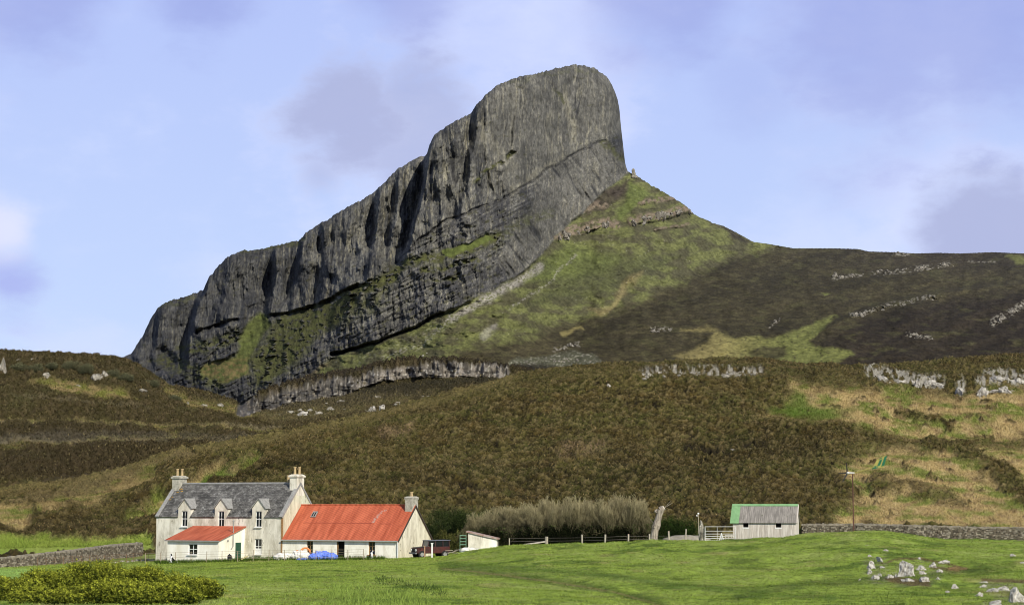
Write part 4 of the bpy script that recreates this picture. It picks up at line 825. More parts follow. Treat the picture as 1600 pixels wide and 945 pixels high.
def red_mat():
    m, nt, b = newmat('red_corrugated_iron'); L = nt.links.new
    tc = nd(nt, 'ShaderNodeTexCoord'); sx = nd(nt, 'ShaderNodeSeparateXYZ'); L(tc.outputs['Object'], sx.inputs[0])
    nz = nd(nt, 'ShaderNodeTexNoise', Scale=.9, Detail=6.0, Roughness=.6); mp = nd(nt, 'ShaderNodeMapping'); mp.inputs['Scale'].default_value = (2.6, .35, .35); L(tc.outputs['Object'], mp.inputs[0]); L(mp.outputs[0], nz.inputs[0])
    r = nd(nt, 'ShaderNodeValToRGB'); r.color_ramp.elements[0].position = .3; r.color_ramp.elements[1].position = .66; r.color_ramp.elements[0].color = (.34, .070, .032, 1); r.color_ramp.elements[1].color = (.60, .165, .085, 1); L(nz.outputs['Fac'], r.inputs[0])
    # sheet joints: a slightly darker line every 2.4 m
    wv = nd(nt, 'ShaderNodeMath', operation='FRACT'); mm = nd(nt, 'ShaderNodeMath', operation='MULTIPLY'); mm.inputs[1].default_value = .42; L(sx.outputs[0], mm.inputs[0]); L(mm.outputs[0], wv.inputs[0])
    lt = nd(nt, 'ShaderNodeMath', operation='LESS_THAN'); lt.inputs[1].default_value = .035; L(wv.outputs[0], lt.inputs[0])
    mx = nd(nt, 'ShaderNodeMix', data_type='RGBA'); mk = nd(nt, 'ShaderNodeMath', operation='MULTIPLY'); mk.inputs[1].default_value = .35; L(lt.outputs[0], mk.inputs[0]); L(mk.outputs[0], mx.inputs[0]); L(r.outputs[0], mx.inputs[6]); mx.inputs[7].default_value = (.25, .05, .03, 1)
    L(mx.outputs[2], b.inputs['Base Color'])
    w2 = nd(nt, 'ShaderNodeTexWave', Scale=2.1); w2.wave_type = 'BANDS'; w2.bands_direction = 'X'; L(tc.outputs['Object'], w2.inputs[0])
    bp = nd(nt, 'ShaderNodeBump', Strength=.8, Distance=.04); L(w2.outputs['Fac'], bp.inputs['Height']); L(bp.outputs[0], b.inputs['Normal']); b.inputs['Roughness'].default_value = .6
    return m
red = red_mat()
def slate_mat():
    m, nt, b = newmat('slate_roofing'); L = nt.links.new
    tc = nd(nt, 'ShaderNodeTexCoord'); mp = nd(nt, 'ShaderNodeMapping'); mp.inputs['Rotation'].default_value = (math.radians(-45), 0, 0); L(tc.outputs['Object'], mp.inputs[0])
    br = nd(nt, 'ShaderNodeTexBrick', Scale=1.0); br.inputs['Brick Width'].default_value = .38; br.inputs['Row Height'].default_value = .26; br.inputs['Mortar Size'].default_value = .012; br.offset = .5
    br.inputs['Color1'].default_value = (.085, .083, .078, 1); br.inputs['Color2'].default_value = (.18, .175, .16, 1); br.inputs['Mortar'].default_value = (.03, .03, .03, 1); L(mp.outputs[0], br.inputs[0])
    nz = nd(nt, 'ShaderNodeTexNoise', Scale=3.2, Detail=6.0, Roughness=.75); L(tc.outputs['Object'], nz.inputs[0])
    mr = nd(nt, 'ShaderNodeMapRange'); mr.inputs[1].default_value = .53; mr.inputs[2].default_value = .66; L(nz.outputs['Fac'], mr.inputs[0])
    mx = nd(nt, 'ShaderNodeMix', data_type='RGBA'); L(mr.outputs[0], mx.inputs[0]); L(br.outputs[0], mx.inputs[6]); mx.inputs[7].default_value = (.33, .33, .31, 1)
    n2 = nd(nt, 'ShaderNodeTexNoise', Scale=1.1, Detail=4.0); L(tc.outputs['Object'], n2.inputs[0]); m2 = nd(nt, 'ShaderNodeMapRange'); m2.inputs[1].default_value = .35; m2.inputs[2].default_value = .7; m2.inputs[3].default_value = .6; m2.inputs[4].default_value = 1.25; L(n2.outputs['Fac'], m2.inputs[0])
    vv = nd(nt, 'ShaderNodeVectorMath', operation='SCALE'); L(mx.outputs[2], vv.inputs[0]); L(m2.outputs[0], vv.inputs['Scale']); L(vv.outputs[0], b.inputs['Base Color'])
    bp = nd(nt, 'ShaderNodeBump', Strength=.6, Distance=.03); L(br.outputs['Fac'], bp.inputs['Height']); L(bp.outputs[0], b.inputs['Normal']); b.inputs['Roughness'].default_value = .7
    return m
slate = slate_mat()
def panel(mb, x0, x1, z0, z1, holes, y=0.0, depth=.22):
    xs = sorted({x0, x1, *[v for h in holes for v in h[:2]]}); zs = sorted({z0, z1, *[v for h in holes for v in h[2:]]})
    xs = [v for v in xs if x0 <= v <= x1]; zs = [v for v in zs if z0 <= v <= z1]
    for i in range(len(xs) - 1):
        for j in range(len(zs) - 1):
            cx = (xs[i] + xs[i + 1]) / 2; cz = (zs[j] + zs[j + 1]) / 2
            if any(h[0] < cx < h[1] and h[2] < cz < h[3] for h in holes): continue
            mb.add([(xs[i], y, zs[j]), (xs[i + 1], y, zs[j]), (xs[i + 1], y, zs[j + 1]), (xs[i], y, zs[j + 1])], [(0, 1, 2, 3)])
    for (a, b_, c, d) in holes:
        for q in (((a, y, c), (a, y + depth, c), (a, y + depth, d), (a, y, d)), ((b_, y, c), (b_, y + depth, c), (b_, y + depth, d), (b_, y, d)),
                  ((a, y, c), (b_, y, c), (b_, y + depth, c), (a, y + depth, c)), ((a, y, d), (b_, y, d), (b_, y + depth, d), (a, y + depth, d))):
            mb.add(q, [(0, 1, 2, 3)])
def window(parent, x0, x1, z0, z1, y, mat, cols_=2, rows=2, curtain=False, sillm=None):
    w = .055; b = MB()
    for (a, c) in ((x0, x0 + w), (x1 - w, x1)): b.box(a, c, y - .02, y + .06, z0, z1)
    for (a, c) in ((z0, z0 + w), (z1 - w, z1)): b.box(x0 + w, x1 - w, y - .02, y + .06, a, c)
    for i in range(1, cols_): xm = x0 + (x1 - x0) * i / cols_; b.box(xm - .025, xm + .025, y - .012, y + .05, z0 + w, z1 - w)
    for i in range(1, rows): zm = z0 + (z1 - z0) * i / rows; b.box(x0 + w, x1 - w, y - .025, y + .055, zm - .03, zm + .03)
    wn = b.build('window', mat, parent)
    MB().box(x0 + .02, x1 - .02, y + .02, y + .04, z0 + .02, z1 - .02).build('pane', gl, wn)
    MB().box(x0 - .08, x1 + .08, y - .30, y - .021, z0 - .09, z0 - .003).build('sill', sillm or white, wn)
    if curtain: MB().box(x0 + w, x1 - w, y + .008, y + .018, z0 + w, z0 + (z1 - z0) * .38).build('curtain', white, wn)
    return wn
# ------------------------------------------------ the two-storey farmhouse
O = Vector((-23.9, 188, 0)); farm = empty('farmhouse', O, -TH)
tag(farm, 'tall cream harled farmhouse with slate roof, three dormers and a red-roofed lean-to', 'farmhouse')
XL, EV, RG, W_ = -15.8, 4.72, 8.15, 7.0
dorm = [-2.93, -7.57, -12.2]
wb_ = MB(); holes = [(-3.36, -2.50, .80, 2.42)] + [(d - .37, d + .37, 3.62, EV) for d in dorm]
panel(wb_, XL, 0, -1.5, EV, holes)
wb_.add([(XL, 0, -1.5), (XL, W_, -1.5), (XL, W_, EV), (XL, W_ / 2, RG - .12), (XL, 0, EV)], [(0, 1, 2, 3, 4)])
wb_.add([(XL, W_, -1.5), (0, W_, -1.5), (0, W_, EV), (XL, W_, EV)], [(0, 1, 2, 3)])
wb_.build('wall', harl, farm)
farm_gable = plain('farmhouse_gable_harling', (.66, .66, .50), (.42, .41, .29), 1.6, .95, .6, .03, stretch=(1, 1, .3), lo=.32, hi=.6, extra=[((.20, .18, .12), 3.1, .60)])
MB().prism([(0.002, -1.5), (W_, -1.5), (W_, EV), (W_ / 2, RG - .12), (0.002, EV)], -.25, 0.003, 'x').build('gable_wall', farm_gable, farm)
MB().box(-.16, .03, -.03, .12, -.5, EV - .03).build('corner_downpipe', brownw, farm)
# roof: strips that leave room for the dormers
def zr(y): return EV + .10 + y * (RG - EV - .05) / (W_ / 2)
rf = MB(); xs_ = [XL + .35]
for d in sorted(dorm): xs_ += [d - .80, d + .80]
xs_.append(-.35)
for i in range(len(xs_) - 1):
    y0 = -.16 if i % 2 == 0 else .75
    rf.slab([(xs_[i], y0, zr(y0)), (xs_[i + 1], y0, zr(y0)), (xs_[i + 1], W_ / 2, zr(W_ / 2)), (xs_[i], W_ / 2, zr(W_ / 2))], .10)
rf.slab([(XL + .35, W_ / 2, zr(W_ / 2)), (-.35, W_ / 2, zr(W_ / 2)), (-.35, W_ + .16, zr(-.16)), (XL + .35, W_ + .16, zr(-.16))], .10)
roof = rf.build('roof', slate, farm)
MB().bar((XL + .3, W_ / 2, zr(W_ / 2) + .02), (-.3, W_ / 2, zr(W_ / 2) + .02), .11, n=8).build('ridge_cap', slate_edge, roof)
for (a, b) in ((XL - .06, XL + .36), (-.36, .07)):
    s_ = MB()
    s_.slab([(a, -.24, zr(-.24) + .13), (b, -.24, zr(-.24) + .13), (b, W_ / 2, zr(W_ / 2) + .14), (a, W_ / 2, zr(W_ / 2) + .14)], .22)
    s_.slab([(a, W_ / 2, zr(W_ / 2) + .14), (b, W_ / 2, zr(W_ / 2) + .14), (b, W_ + .24, zr(-.24) + .13), (a, W_ + .24, zr(-.24) + .13)], .22)
    s_.build('gable_skew', slate_edge, farm)
lich = plain('orange_lichen', (.55, .30, .03), (.30, .2, .06), 9, .9)
lb_ = MB()
for (x_, y_, r_) in ((-14.7, 2.9, .22), (-14.45, 2.65, .16), (-14.9, 2.55, .13), (-15.3, 1.7, .12), (-15.2, 2.0, .1)): lb_.blob((x_, y_, zr(y_) + .02), (r_, r_ * .8, .05), x_, .5, 2)
tag(lb_.build('lichen_patch', lich, roof), 'orange lichen at the left end of the slates')
def chimney(parent, x0, x1, y0, y1, zb, zt, pots, potz, mat=stonec, r=.15, ov=.12):
    c = MB(); c.box(x0, x1, y0, y1, zb, zt); c.box(x0 - ov, x1 + ov, y0 - ov, y1 + ov, zt + .002, zt + .17)
    a = (x0 - .10, x1 + .10, y0 - .10, y1 + .10); e = .22; z = zt + .171
    c.add([(a[0], a[2], z), (a[1], a[2], z), (a[1], a[3], z), (a[0], a[3], z), (a[0] + e, a[2] + e, z + .14), (a[1] - e, a[2] + e, z + .14), (a[1] - e, a[3] - e, z + .14), (a[0] + e, a[3] - e, z + .14)], [(4, 5, 6, 7), (0, 1, 5, 4), (1, 2, 6, 5), (2, 3, 7, 6), (3, 0, 4, 7)])
    ch = c.build('chimney', mat, parent)
    for yy in pots:
        MB().lathe([(r * 1.15, zt + .2), (r * 1.1, zt + .3), (r * .92, zt + .34), (r * .86, potz - .14), (r * 1.12, potz - .12), (r * 1.12, potz), (r * .8, potz), (r * .7, potz - .25)], 14, ((x0 + x1) / 2 + (yy[0]), yy[1], 0)).build('chimney_pot', pot, ch)
    return ch
chimney(farm, XL + .02, XL + .90, 2.75, 4.25, 6.9, 8.78, [(-.05, 3.15), (.08, 3.85)], 9.85)
chimney(farm, -.86, .008, 2.75, 4.25, 6.9, 8.85, [(-.05, 3.15), (.08, 3.85)], 9.95, harl)
b = MB(); b.lathe([(.2, 8.1), (.17, 8.2), (.15, 8.9), (.19, 8.95), (.19, 9.08), (.12, 9.08)], 12, (-1.55, W_ / 2 + .1, 0)); b.build('ridge_vent_pot', pot, roof)
blackm = plain('black_metal', (.02, .02, .022), (.012, .012, .012), 5, .5)
b = MB(); b.bar((-1.05, 3.6, 8.1), (-1.05, 3.6, 9.5), .025); b.bar((-1.35, 3.6, 9.25), (-.75, 3.6, 9.4), .018)
for k in range(5): b.bar((-1.3 + k * .13, 3.45, 9.27 + k * .03), (-1.3 + k * .13, 3.75, 9.27 + k * .03), .014)
b.blob((-1.0, 3.5, 8.15), (.22, .2, .2), 3, .4, 2); b.build('television_aerial', blackm, roof)
for d in dorm:
    hw = .80; ze, za = 5.58, 6.52
    b = MB(); panel(b, d - hw, d + hw, EV, 5.42, [(d - .37, d + .37, EV, 5.28)], -.001)
    b.add([(d - hw, -.001, 5.42), (d + hw, -.001, 5.42), (d + hw, -.001, ze), (d, -.001, za), (d - hw, -.001, ze)], [(0, 1, 2, 3, 4)])
    for s in (-1, 1): b.add([(d + s * hw, -.001, EV), (d + s * hw, 1.0, EV), (d + s * hw, 1.0, ze), (d + s * hw, -.001, ze)], [(0, 1, 2, 3)])
    dm = b.build('dormer', harl, farm)
    r = MB()
    for s in (-1, 1):
        q = [(d, -.12, za + .06), (d + s * (hw + .12), -.12, ze - .08), (d + s * (hw + .12), .98, ze - .08), (d, 1.95, za + .06)]
        r.slab(q if s < 0 else q[::-1], .07)
    r.build('dormer_roof', slate_edge, dm)
    window(farm, d - .365, d + .365, 3.64, 5.27, .12, white, 2, 2)
w_ = window(farm, -3.355, -2.505, .82, 2.41, .12, white, 2, 2, True)
# lean-to
x0, x1, yf, zf, zb = -10.9, -4.6, -4.86, 2.30, 3.62
l = MB(); panel(l, x0, x1, -1.2, zf, [(-8.30, -7.20, .86, 1.96)], yf)
l.add([(x1, yf, -1.2), (x1, -.002, -1.2), (x1, -.002, zb), (x1, yf, zf)], [(0, 1, 2, 3)]); l.add([(x0, yf, -1.2), (x0, -.002, -1.2), (x0, -.002, zb), (x0, yf, zf)], [(0, 1, 2, 3)])
l.build('lean_to_wall', cream, farm)
sl = (zb - zf) / (-yf)
lr = MB().slab([(x0 - .2, yf - .22, zf + .10 - .22 * sl), (x1 + .2, yf - .22, zf + .10 - .22 * sl), (x1 + .2, -.01, zb + .10), (x0 - .2, -.01, zb + .10)], .07).build('lean_to_roof', red, farm)
g_ = MB(); g_.box(x0 - .2, x1 + .2, yf - .30, yf - .225, zf - .09, zf + .02); g_.build('gutter', slate_edge, lr)
window(farm, -8.29, -7.21, .87, 1.95, yf + .12, white, 2, 2)
dr = MB(); dr.box(x1 + .003, x1 + .05, -1.74, -.74, .25, 2.04); d_ = dr.build('door', greenp, farm)
MB().bar((x1 + .05, -1.6, 1.1), (x1 + .11, -1.6, 1.1), .025).build('handle', blackm, d_)
pz = MB(); pz.bar((x1 + .12, -2.35, 1.7), (x1 + .12, -2.35, 4.25), .05, n=8); pz.bar((x1 + .12, -2.35, 1.7), (x1 + .02, -2.6, 1.35), .05, n=8); pz.lathe([(.09, 4.2), (.11, 4.3), (.02, 4.42)], 10, (x1 + .12, -2.35, 0)); pz.build('flue_pipe', slate_edge, farm)
MB().blob((x1 + .08, -3.25, 2.28), (.07, .10, .12), 1, .1, 2).build('wall_lamp', slate_edge, farm)
# ------------------------------------------------ the long red-roofed cottage
cot = empty('cottage', O + Vector((0, 0, 0)), -TH)
tag(cot, 'long low whitewashed cottage with a red iron roof joined to the farmhouse gable', 'cottage')
L2, W2, E2, R2 = 13.6, 7.4, 2.46, 5.86
c = MB(); panel(c, .03, L2, -1.2, E2, [(2.95, 3.68, .92, 2.25), (6.50, 7.42, -.2, 2.30), (10.2, 10.95, .92, 2.25)], 0, .3)
c.add([(.03, W2, -1.2), (L2, W2, -1.2), (L2, W2, E2), (.03, W2, E2)], [(0, 1, 2, 3)])
c.build('wall', lime, cot)
MB().prism([(.002, -1.2), (W2, -1.2), (W2, E2), (W2 / 2, R2 - .05), (.002, E2)], L2 - .3, L2 + .003, 'x').build('gable_wall', harl_g, cot)
def z2(y): return E2 + .06 + y * (R2 - E2) / (W2 / 2)
r = MB(); r.slab([(.03, -.22, z2(-.22)), (L2 + .09, -.22, z2(-.22)), (L2 + .09, W2 / 2, z2(W2 / 2)), (.03, W2 / 2, z2(W2 / 2))], .06)
r.slab([(.03, W2 / 2, z2(W2 / 2)), (L2 + .09, W2 / 2, z2(W2 / 2)), (L2 + .09, W2 + .22, z2(-.22)), (.03, W2 + .22, z2(-.22))], .06)
crf = r.build('roof', red, cot)
r = MB(); r.bar((.03, W2 / 2, z2(W2 / 2) + .01), (L2 - .75, W2 / 2, z2(W2 / 2) + .01), .09, n=8); r.build('ridge_cap', red, crf)
r = MB()
seamm = plain('rusty_seam', (.36, .08, .045), (.24, .055, .035), 5)
for (xa, xb, yy) in ((1.5, 6.5, 1.66), (6.7, 9.6, 1.66), (10.6, 11.9, 1.60), (12.9, 13.4, 1.4)): MB().slab([(xa, yy, z2(yy) + .02), (xb, yy, z2(yy) + .02), (xb, yy + .05, z2(yy + .05) + .03), (xa, yy + .05, z2(yy + .05) + .03)], .02).build('sheet_seam', seamm, crf)

r = MB(); y_ = 2.25
r.slab([(2.0, y_, z2(y_) + .12), (2.55, y_, z2(y_) + .12), (2.55, y_ + .62, z2(y_ + .62) + .12), (2.0, y_ + .62, z2(y_ + .62) + .12)], .12)
sk_ = r.build('skylight', slate_edge, crf); r = MB()
for xx in (2.06, 2.32): r.slab([(xx, y_ + .06, z2(y_ + .06) + .126), (xx + .16, y_ + .06, z2(y_ + .06) + .126), (xx + .16, y_ + .5, z2(y_ + .5) + .126), (xx, y_ + .5, z2(y_ + .5) + .126)], .004)
r.build('pane', gl, sk_)
rust = plain('peeling_paint', (.42, .30, .24), (.50, .10, .05), 9, .9, lo=.42, hi=.56)
r = MB()
for (xa, ya, w2, h2) in ((9.55, 1.75, .35, .55), (9.75, 2.2, .3, .5), (9.95, 2.7, .25, .4), (10.3, 3.0, .3, .2)): r.slab([(xa, ya, z2(ya) + .012), (xa + w2, ya, z2(ya) + .012), (xa + w2, ya + h2, z2(ya + h2) + .012), (xa, ya + h2, z2(ya + h2) + .012)], .008)
tag(r.build('peeling_patch', rust, crf), 'bare peeling patch in the red paint')
r = MB(); r.box(.0, L2 + .05, -.32, -.235, E2 - .19, E2 - .08); r.build('gutter', plain('grey_gutter', (.42, .43, .40), None, 3, .6), cot)
r = MB(); r.bar((L2 + .02, -.12, -.6), (L2 + .02, -.12, E2 - .1), .06, n=8); r.build('downpipe', white, cot)
r = MB()
for s in (0, 1):
    ya, yb = (-.24, W2 / 2) if s == 0 else (W2 / 2, W2 + .24); za, zb_ = (z2(-.24), z2(W2 / 2)) if s == 0 else (z2(W2 / 2), z2(-.24))
    r.slab([(L2 + .092, ya, za + .02), (L2 + .14, ya, za + .02), (L2 + .14, yb, zb_ + .02), (L2 + .092, yb, zb_ + .02)], .16)
r.build('bargeboard', plain('dark_bargeboard', (.06, .05, .04)), cot)
chimney(cot, L2 - .82, L2 - .02, 3.0, 4.4, 5.0, 6.52, [(0, 3.7)], 7.3, stonec, .17, .05)
for (a, b_) in ((2.96, 3.67), (10.21, 10.94)): window(cot, a, b_, .93, 2.24, .14, brownw, 2, 3, False, brownw)
b = MB(); b.box(6.2, 7.7, .31, 1.6, -.3, 2.4); b.build('dark_doorway', dark, cot)
b = MB(); b.box(6.52, 6.58, .04, .14, 0, 2.28); b.bar((6.62, -.02, .1), (6.64, .06, 2.0), .04); b.build('door_frame', brownw, cot)
# low outhouse roof edge showing behind the house
# ------------------------------------------------ grey and green roofed shed
corr = plain('mossy_cement_sheet', (.30, .28, .25), (.15, .14, .125), 1.6, .95, .5, .03, stretch=(2.2, .4, .4), extra=[((.72, .70, .66), 5.5, .69), ((.10, .10, .07), 2.6, .6)])
grn = plain('green_roof_sheet', (.22, .40, .19), (.15, .29, .13), 2, .6)
board = plain('weathered_board', (.66, .62, .56), (.42, .37, .32), 2.2, .9, .4, .01, stretch=(5, 5, .35), lo=.35, hi=.6)
Ys = 190.0; TS = math.radians(15); A = at(1145.5, 846, Ys); shed = empty('shed', (A.x, A.y, 1.2), -TS)
tag(shed, 'vertical boarded shed with mossy grey roof edged in bright green', 'shed')
Ls, Ws = 6.55, 3.3; es = 4.22 - 1.2; rs_ = 5.92 - 1.2
b = MB(); panel(b, 0, Ls, -.6, es, [(1.08, 1.62, es - .62, es - .1), (4.5, 5.05, es - .62, es - .1)], 0, .15)
b.add([(0, 0, -.6), (0, Ws, -.6), (0, Ws, es), (0, Ws / 2, rs_ - .06), (0, 0, es)], [(0, 1, 2, 3, 4)]); b.add([(Ls, 0, -.6), (Ls, Ws, -.6), (Ls, Ws, es), (Ls, Ws / 2, rs_ - .06), (Ls, 0, es)], [(0, 1, 2, 3, 4)])
x = .0
while x < Ls - .12:
    w = random.uniform(.10, .16)
    top_ = es - .66 if (1.02 < x + w / 2 < 1.68 or 4.44 < x + w / 2 < 5.1) else es - .12
    b.box(x, x + w - .025, -.022 - random.uniform(0, .012), -.003, -.6, top_); x += w
b.build('wall', board, shed)
b = MB(); b.box(1.0, 1.7, -.2 + .36, .5, es - .7, es); b.box(4.4, 5.15, .16, .5, es - .7, es); b.build('dark_opening', dark, shed)
b = MB(); b.box(.0, Ls, -.05, -.036, es - .10, es + .0); b.build('fascia', plain('dark_fascia', (.09, .10, .10)), shed)
b = MB(); b.box(1.0, 1.7, -.06, -.03, es - .74, es - .625); b.box(4.42, 5.12, -.06, -.03, es - .74, es - .625); b.build('hatch_sill', white, shed)
def z3(y): return es + .05 + y * (rs_ - es) / (Ws / 2)
b = MB(); n_ = 60; vs = []; fs = []
for i in range(n_ + 1):
    xx = .62 + (Ls + .12 - .62) * i / n_; dz = .03 * math.sin(i * math.pi)
    for (yy) in (-.22, Ws / 2): vs.append((xx, yy, z3(yy) + (.025 if i % 2 else 0)))
for i in range(n_): fs.append((2 * i, 2 * i + 2, 2 * i + 3, 2 * i + 1))
b.add(vs, fs); b.slab([(-.12, Ws / 2, z3(Ws / 2)), (Ls + .12, Ws / 2, z3(Ws / 2)), (Ls + .12, Ws + .22, z3(-.22)), (-.12, Ws + .22, z3(-.22))], .05)
srf = b.build('roof', corr, shed)
b = MB(); b.slab([(-.28, -.26, z3(-.26) + .03), (.64, -.26, z3(-.26) + .03), (.64, Ws / 2, z3(Ws / 2) + .03), (-.28, Ws / 2, z3(Ws / 2) + .03)], .05); b.build('green_end_sheet', grn, srf)
b = MB(); b.slab([(-.28, Ws / 2 - .2, z3(Ws / 2 - .2) + .05), (Ls + .15, Ws / 2 - .2, z3(Ws / 2 - .2) + .05), (Ls + .15, Ws / 2 + .02, z3(Ws / 2) + .07), (-.28, Ws / 2 + .02, z3(Ws / 2) + .07)], .04); b.build('ridge_cap', grn, srf)
b = MB(); b.slab([(Ls + .12, -.2, z3(-.2) + .03), (Ls + .2, -.2, z3(-.2) + .03), (Ls + .2, Ws / 2, z3(Ws / 2) + .03), (Ls + .12, Ws / 2, z3(Ws / 2) + .03)], .22); b.build('bargeboard', board, shed)
# ------------------------------------------------ small monopitch outhouse
p = at(731.5, 858, 181); oh = empty('outhouse', (p.x, p.y, .6), -math.radians(4)); tag(oh, 'tiny white outhouse with a rusty sloping roof beside the bare shrubs', 'outhouse')
za, zb_ = 2.62, 1.98; wI = 2.85
b = MB(); b.prism([(0, -.5), (wI, -.5), (wI, zb_), (0, za)], 0, 2.2, 'y'); b.build('wall', harl, oh)
b = MB(); b.box(wI * .72, wI + .02, -.02, -.002, -.5, zb_ - .02); b.build('white_panel', cream, oh)
b = MB(); b.slab([(-.18, -.15, za + .16), (wI + .2, -.15, zb_ + .06), (wI + .2, 2.35, zb_ + .06), (-.18, 2.35, za + .16)], .14); b.build('roof', plain('rusty_grey_roof', (.40, .36, .32), (.26, .12, .08), 2.5, .9), oh)
# ================================================================== YARD THINGS
blue = plain('blue_tarpaulin', (.16, .27, .85), (.10, .18, .62), 3, .45, .5, .04)
sackm = plain('white_sacking', (.80, .79, .74), (.62, .60, .54), 3, .8, .5, .04)
orange = plain('orange_plastic', (.72, .28, .08), (.6, .2, .06), 4, .5)
postm = plain('pale_fence_post', (.42, .38, .30), (.34, .30, .23), 4, .9)
wirem = plain('fence_wire', (.22, .20, .17), (.15, .13, .11), 4, .6)
rustm = plain('rusty_iron', (.22, .13, .07), (.13, .08, .05), 6, .85)
def ground_pt(px, Y):
    x = (px - PX0) / F * Y / CP; return Vector((x, Y, gz(x, Y)))
def lump(name, lab, cat, px, Y, w, h, d, mat, seed, parts=1, group=None, amp=.3):
    p = ground_pt(px, Y); o = MB(); r = random.Random(seed)
    for i in range(parts): o.blob((r.uniform(-.3, .3) * w * (parts > 1), 0, h * .42), (w / 2 * r.uniform(.75, 1.05), d / 2, h * .6), seed + i * 3, amp, 4, 1.6)
    m = o.build(name, mat, smooth=True); m.location = p; return tag(m, lab, cat, group)
lump('tarpaulin_pile', 'bright blue tarpaulin bundle, widest and highest of the three', 'tarpaulin', 509, 181, 1.3, .80, 1.0, blue, 1, 2, 'blue tarpaulin bundles')
lump('tarpaulin_pile', 'blue tarpaulin bundle between the orange tub and the widest bundle', 'tarpaulin', 494, 180.6, .8, .62, .9, blue, 5, 1, 'blue tarpaulin bundles')
lump('tarpaulin_pile', 'low blue tarpaulin bundle nearest the dark doorway', 'tarpaulin', 524, 180.6, 1.15, .62, .9, blue, 9, 2, 'blue tarpaulin bundles')
lump('flat_tarpaulin', 'thin strip of blue tarpaulin lying below the white builders sack', 'tarpaulin', 478, 180.2, 1.2, .2, .6, blue, 11, 1)
lump('builders_sack', 'full white builders sack under the orange tub', 'sack', 476, 181.4, 1.35, .85, 1.0, sackm, 14, 2)
lump('rubble_heap', 'low white heap of sacks against the foot of the cottage wall', 'heap', 447, 182.4, 1.7, .62, .9, sackm, 17, 3)
p = ground_pt(482, 181.6); b = MB(); N = 12
for i in range(N):
    a0, a1 = math.pi * i / N, math.pi * (i + 1) / N
    b.bar((.46 * math.cos(a0), 0, .72 + .42 * math.sin(a0)), (.46 * math.cos(a1), 0, .72 + .42 * math.sin(a1)), .10, n=7)
b.box(-.9, -.58, -.2, .2, .55, .92)
o = b.build('orange_tub', orange); o.location = p; tag(o, 'orange curved plastic tub rim lying on the white sack', 'tub')
p = ground_pt(366, 183.2); b = MB(); b.lathe([(.20, 0), (.23, .05), (.23, .45), (.17, .56), (.06, .6), (.06, .68)], 14); o = b.build('gas_cylinder', blackm); o.location = p + Vector((0, -.2, .05)); tag(o, 'small black gas cylinder beside the green door of the lean-to', 'gas cylinder')
p = ground_pt(378, 181.5); b = MB(); b.slab([(0, 0, .0), (.1, -.12, .0), (1.0, .1, .52), (.9, .22, .52)], .05); o = b.build('plank', plain('yellow_plank', (.58, .50, .22))); o.location = p; tag(o, 'yellowish plank leaning in the grass before the lean-to', 'plank')
# ------------------------------------------------ fences
def iron_fence(name, pts, spacing, h, rails, mat, lab, cat, r=.022):
    root = empty(name, pts[0]); tag(root, lab, cat); P = []; base = Vector(pts[0])
    for a, b_ in zip(pts[:-1], pts[1:]):
        n = max(1, int((Vector(b_) - Vector(a)).length / spacing))
        for i in range(n): P.append(Vector(a).lerp(Vector(b_), i / n))
    P.append(Vector(pts[-1])); P = [Vector((q.x, q.y, gz(q.x, q.y))) for q in P]
    for q in P:
        MB().bar(q - base + Vector((0, 0, -.3)), q - base + Vector((random.uniform(-.03, .03), 0, h + random.uniform(-.03, .04))), r * 1.5).build('fence_post', mat, root)
    for z in rails:
        b = MB()
        for a, b_ in zip(P[:-1], P[1:]): b.bar(a - base + Vector((0, 0, z)), b_ - base + Vector((0, 0, z)), r * .6, n=4)
        b.build('rail', mat, root)
    return root
iron_fence('iron_fence', [ground_pt(236, 184), ground_pt(330, 181), ground_pt(450, 179), ground_pt(572, 178.4)], 1.55, 1.08, (.28, .55, .80, 1.03), plain('pale_iron', (.36, .31, .23), (.26, .21, .15), 5), 'thin four-rail iron fence in front of the farmhouse', 'fence', .024)
iron_fence('rusty_fence', [ground_pt(70, 187), ground_pt(150, 191), ground_pt(240, 197)], .95, .95, (.2, .5, .75, .92), rustm, 'rusty rail fence along the foot of the left drystone wall', 'fence', .02)
def fence_post(px, Y, h, w, lab):
    p = ground_pt(px, Y); b = MB(); b.box(-w / 2, w / 2, -w / 2, w / 2, -.3, h); o = b.build('fence_post', postm, bevel=.012); o.location = p; o.rotation_euler = (random.uniform(-.04, .04), random.uniform(-.05, .05), random.uniform(0, 1))
    return tag(o, lab, 'fence post', 'wooden posts along the shrub row')
pts = []
for (px, Yp, h, w, lab) in [(796, 168, .75, .09, 'leftmost short post of the shrub row fence, close to the outhouse'), (853, 167, .85, .22, 'thick pale stump post at the end of the low pale board'), (908, 165, 1.0, .13, 'post in front of the dark gap in the shrubs'), (943, 163, .95, .13, 'post right of the dark gap before the middle shrubs'), (979, 163, .9, .13, 'post below the rightmost bare shrub'), (1012, 163, .9, .13, 'post just left of the dead tree trunk'), (1042, 161, 1.15, .12, 'post just right of the dead tree trunk'), (1067, 161, 1.3, .11, 'tall post between the trunk and the gate')]:
    fence_post(px, Yp, h, w, lab); pts.append(ground_pt(px, Yp))
b = MB(); 
for z in (.45, .72): 
    for a, c_ in zip(pts[:-1], pts[1:]): b.bar(a + Vector((0, 0, z)), c_ + Vector((0, 0, z)), .012, n=4)
tag(b.build('wire_fence', wirem), 'two thin wires strung along the posts below the shrubs', 'wire')
fp = ground_pt(671.5, 176.5); b = MB(); b.box(-.07, .07, -.07, .07, -.3, 1.35); b.box(-.12, .12, -.09, .09, 1.351, 1.42); o = b.build('gate_post', white); o.location = ground_pt(677, 176.5); tag(o, 'white post standing in front of the red off-road car', 'post')
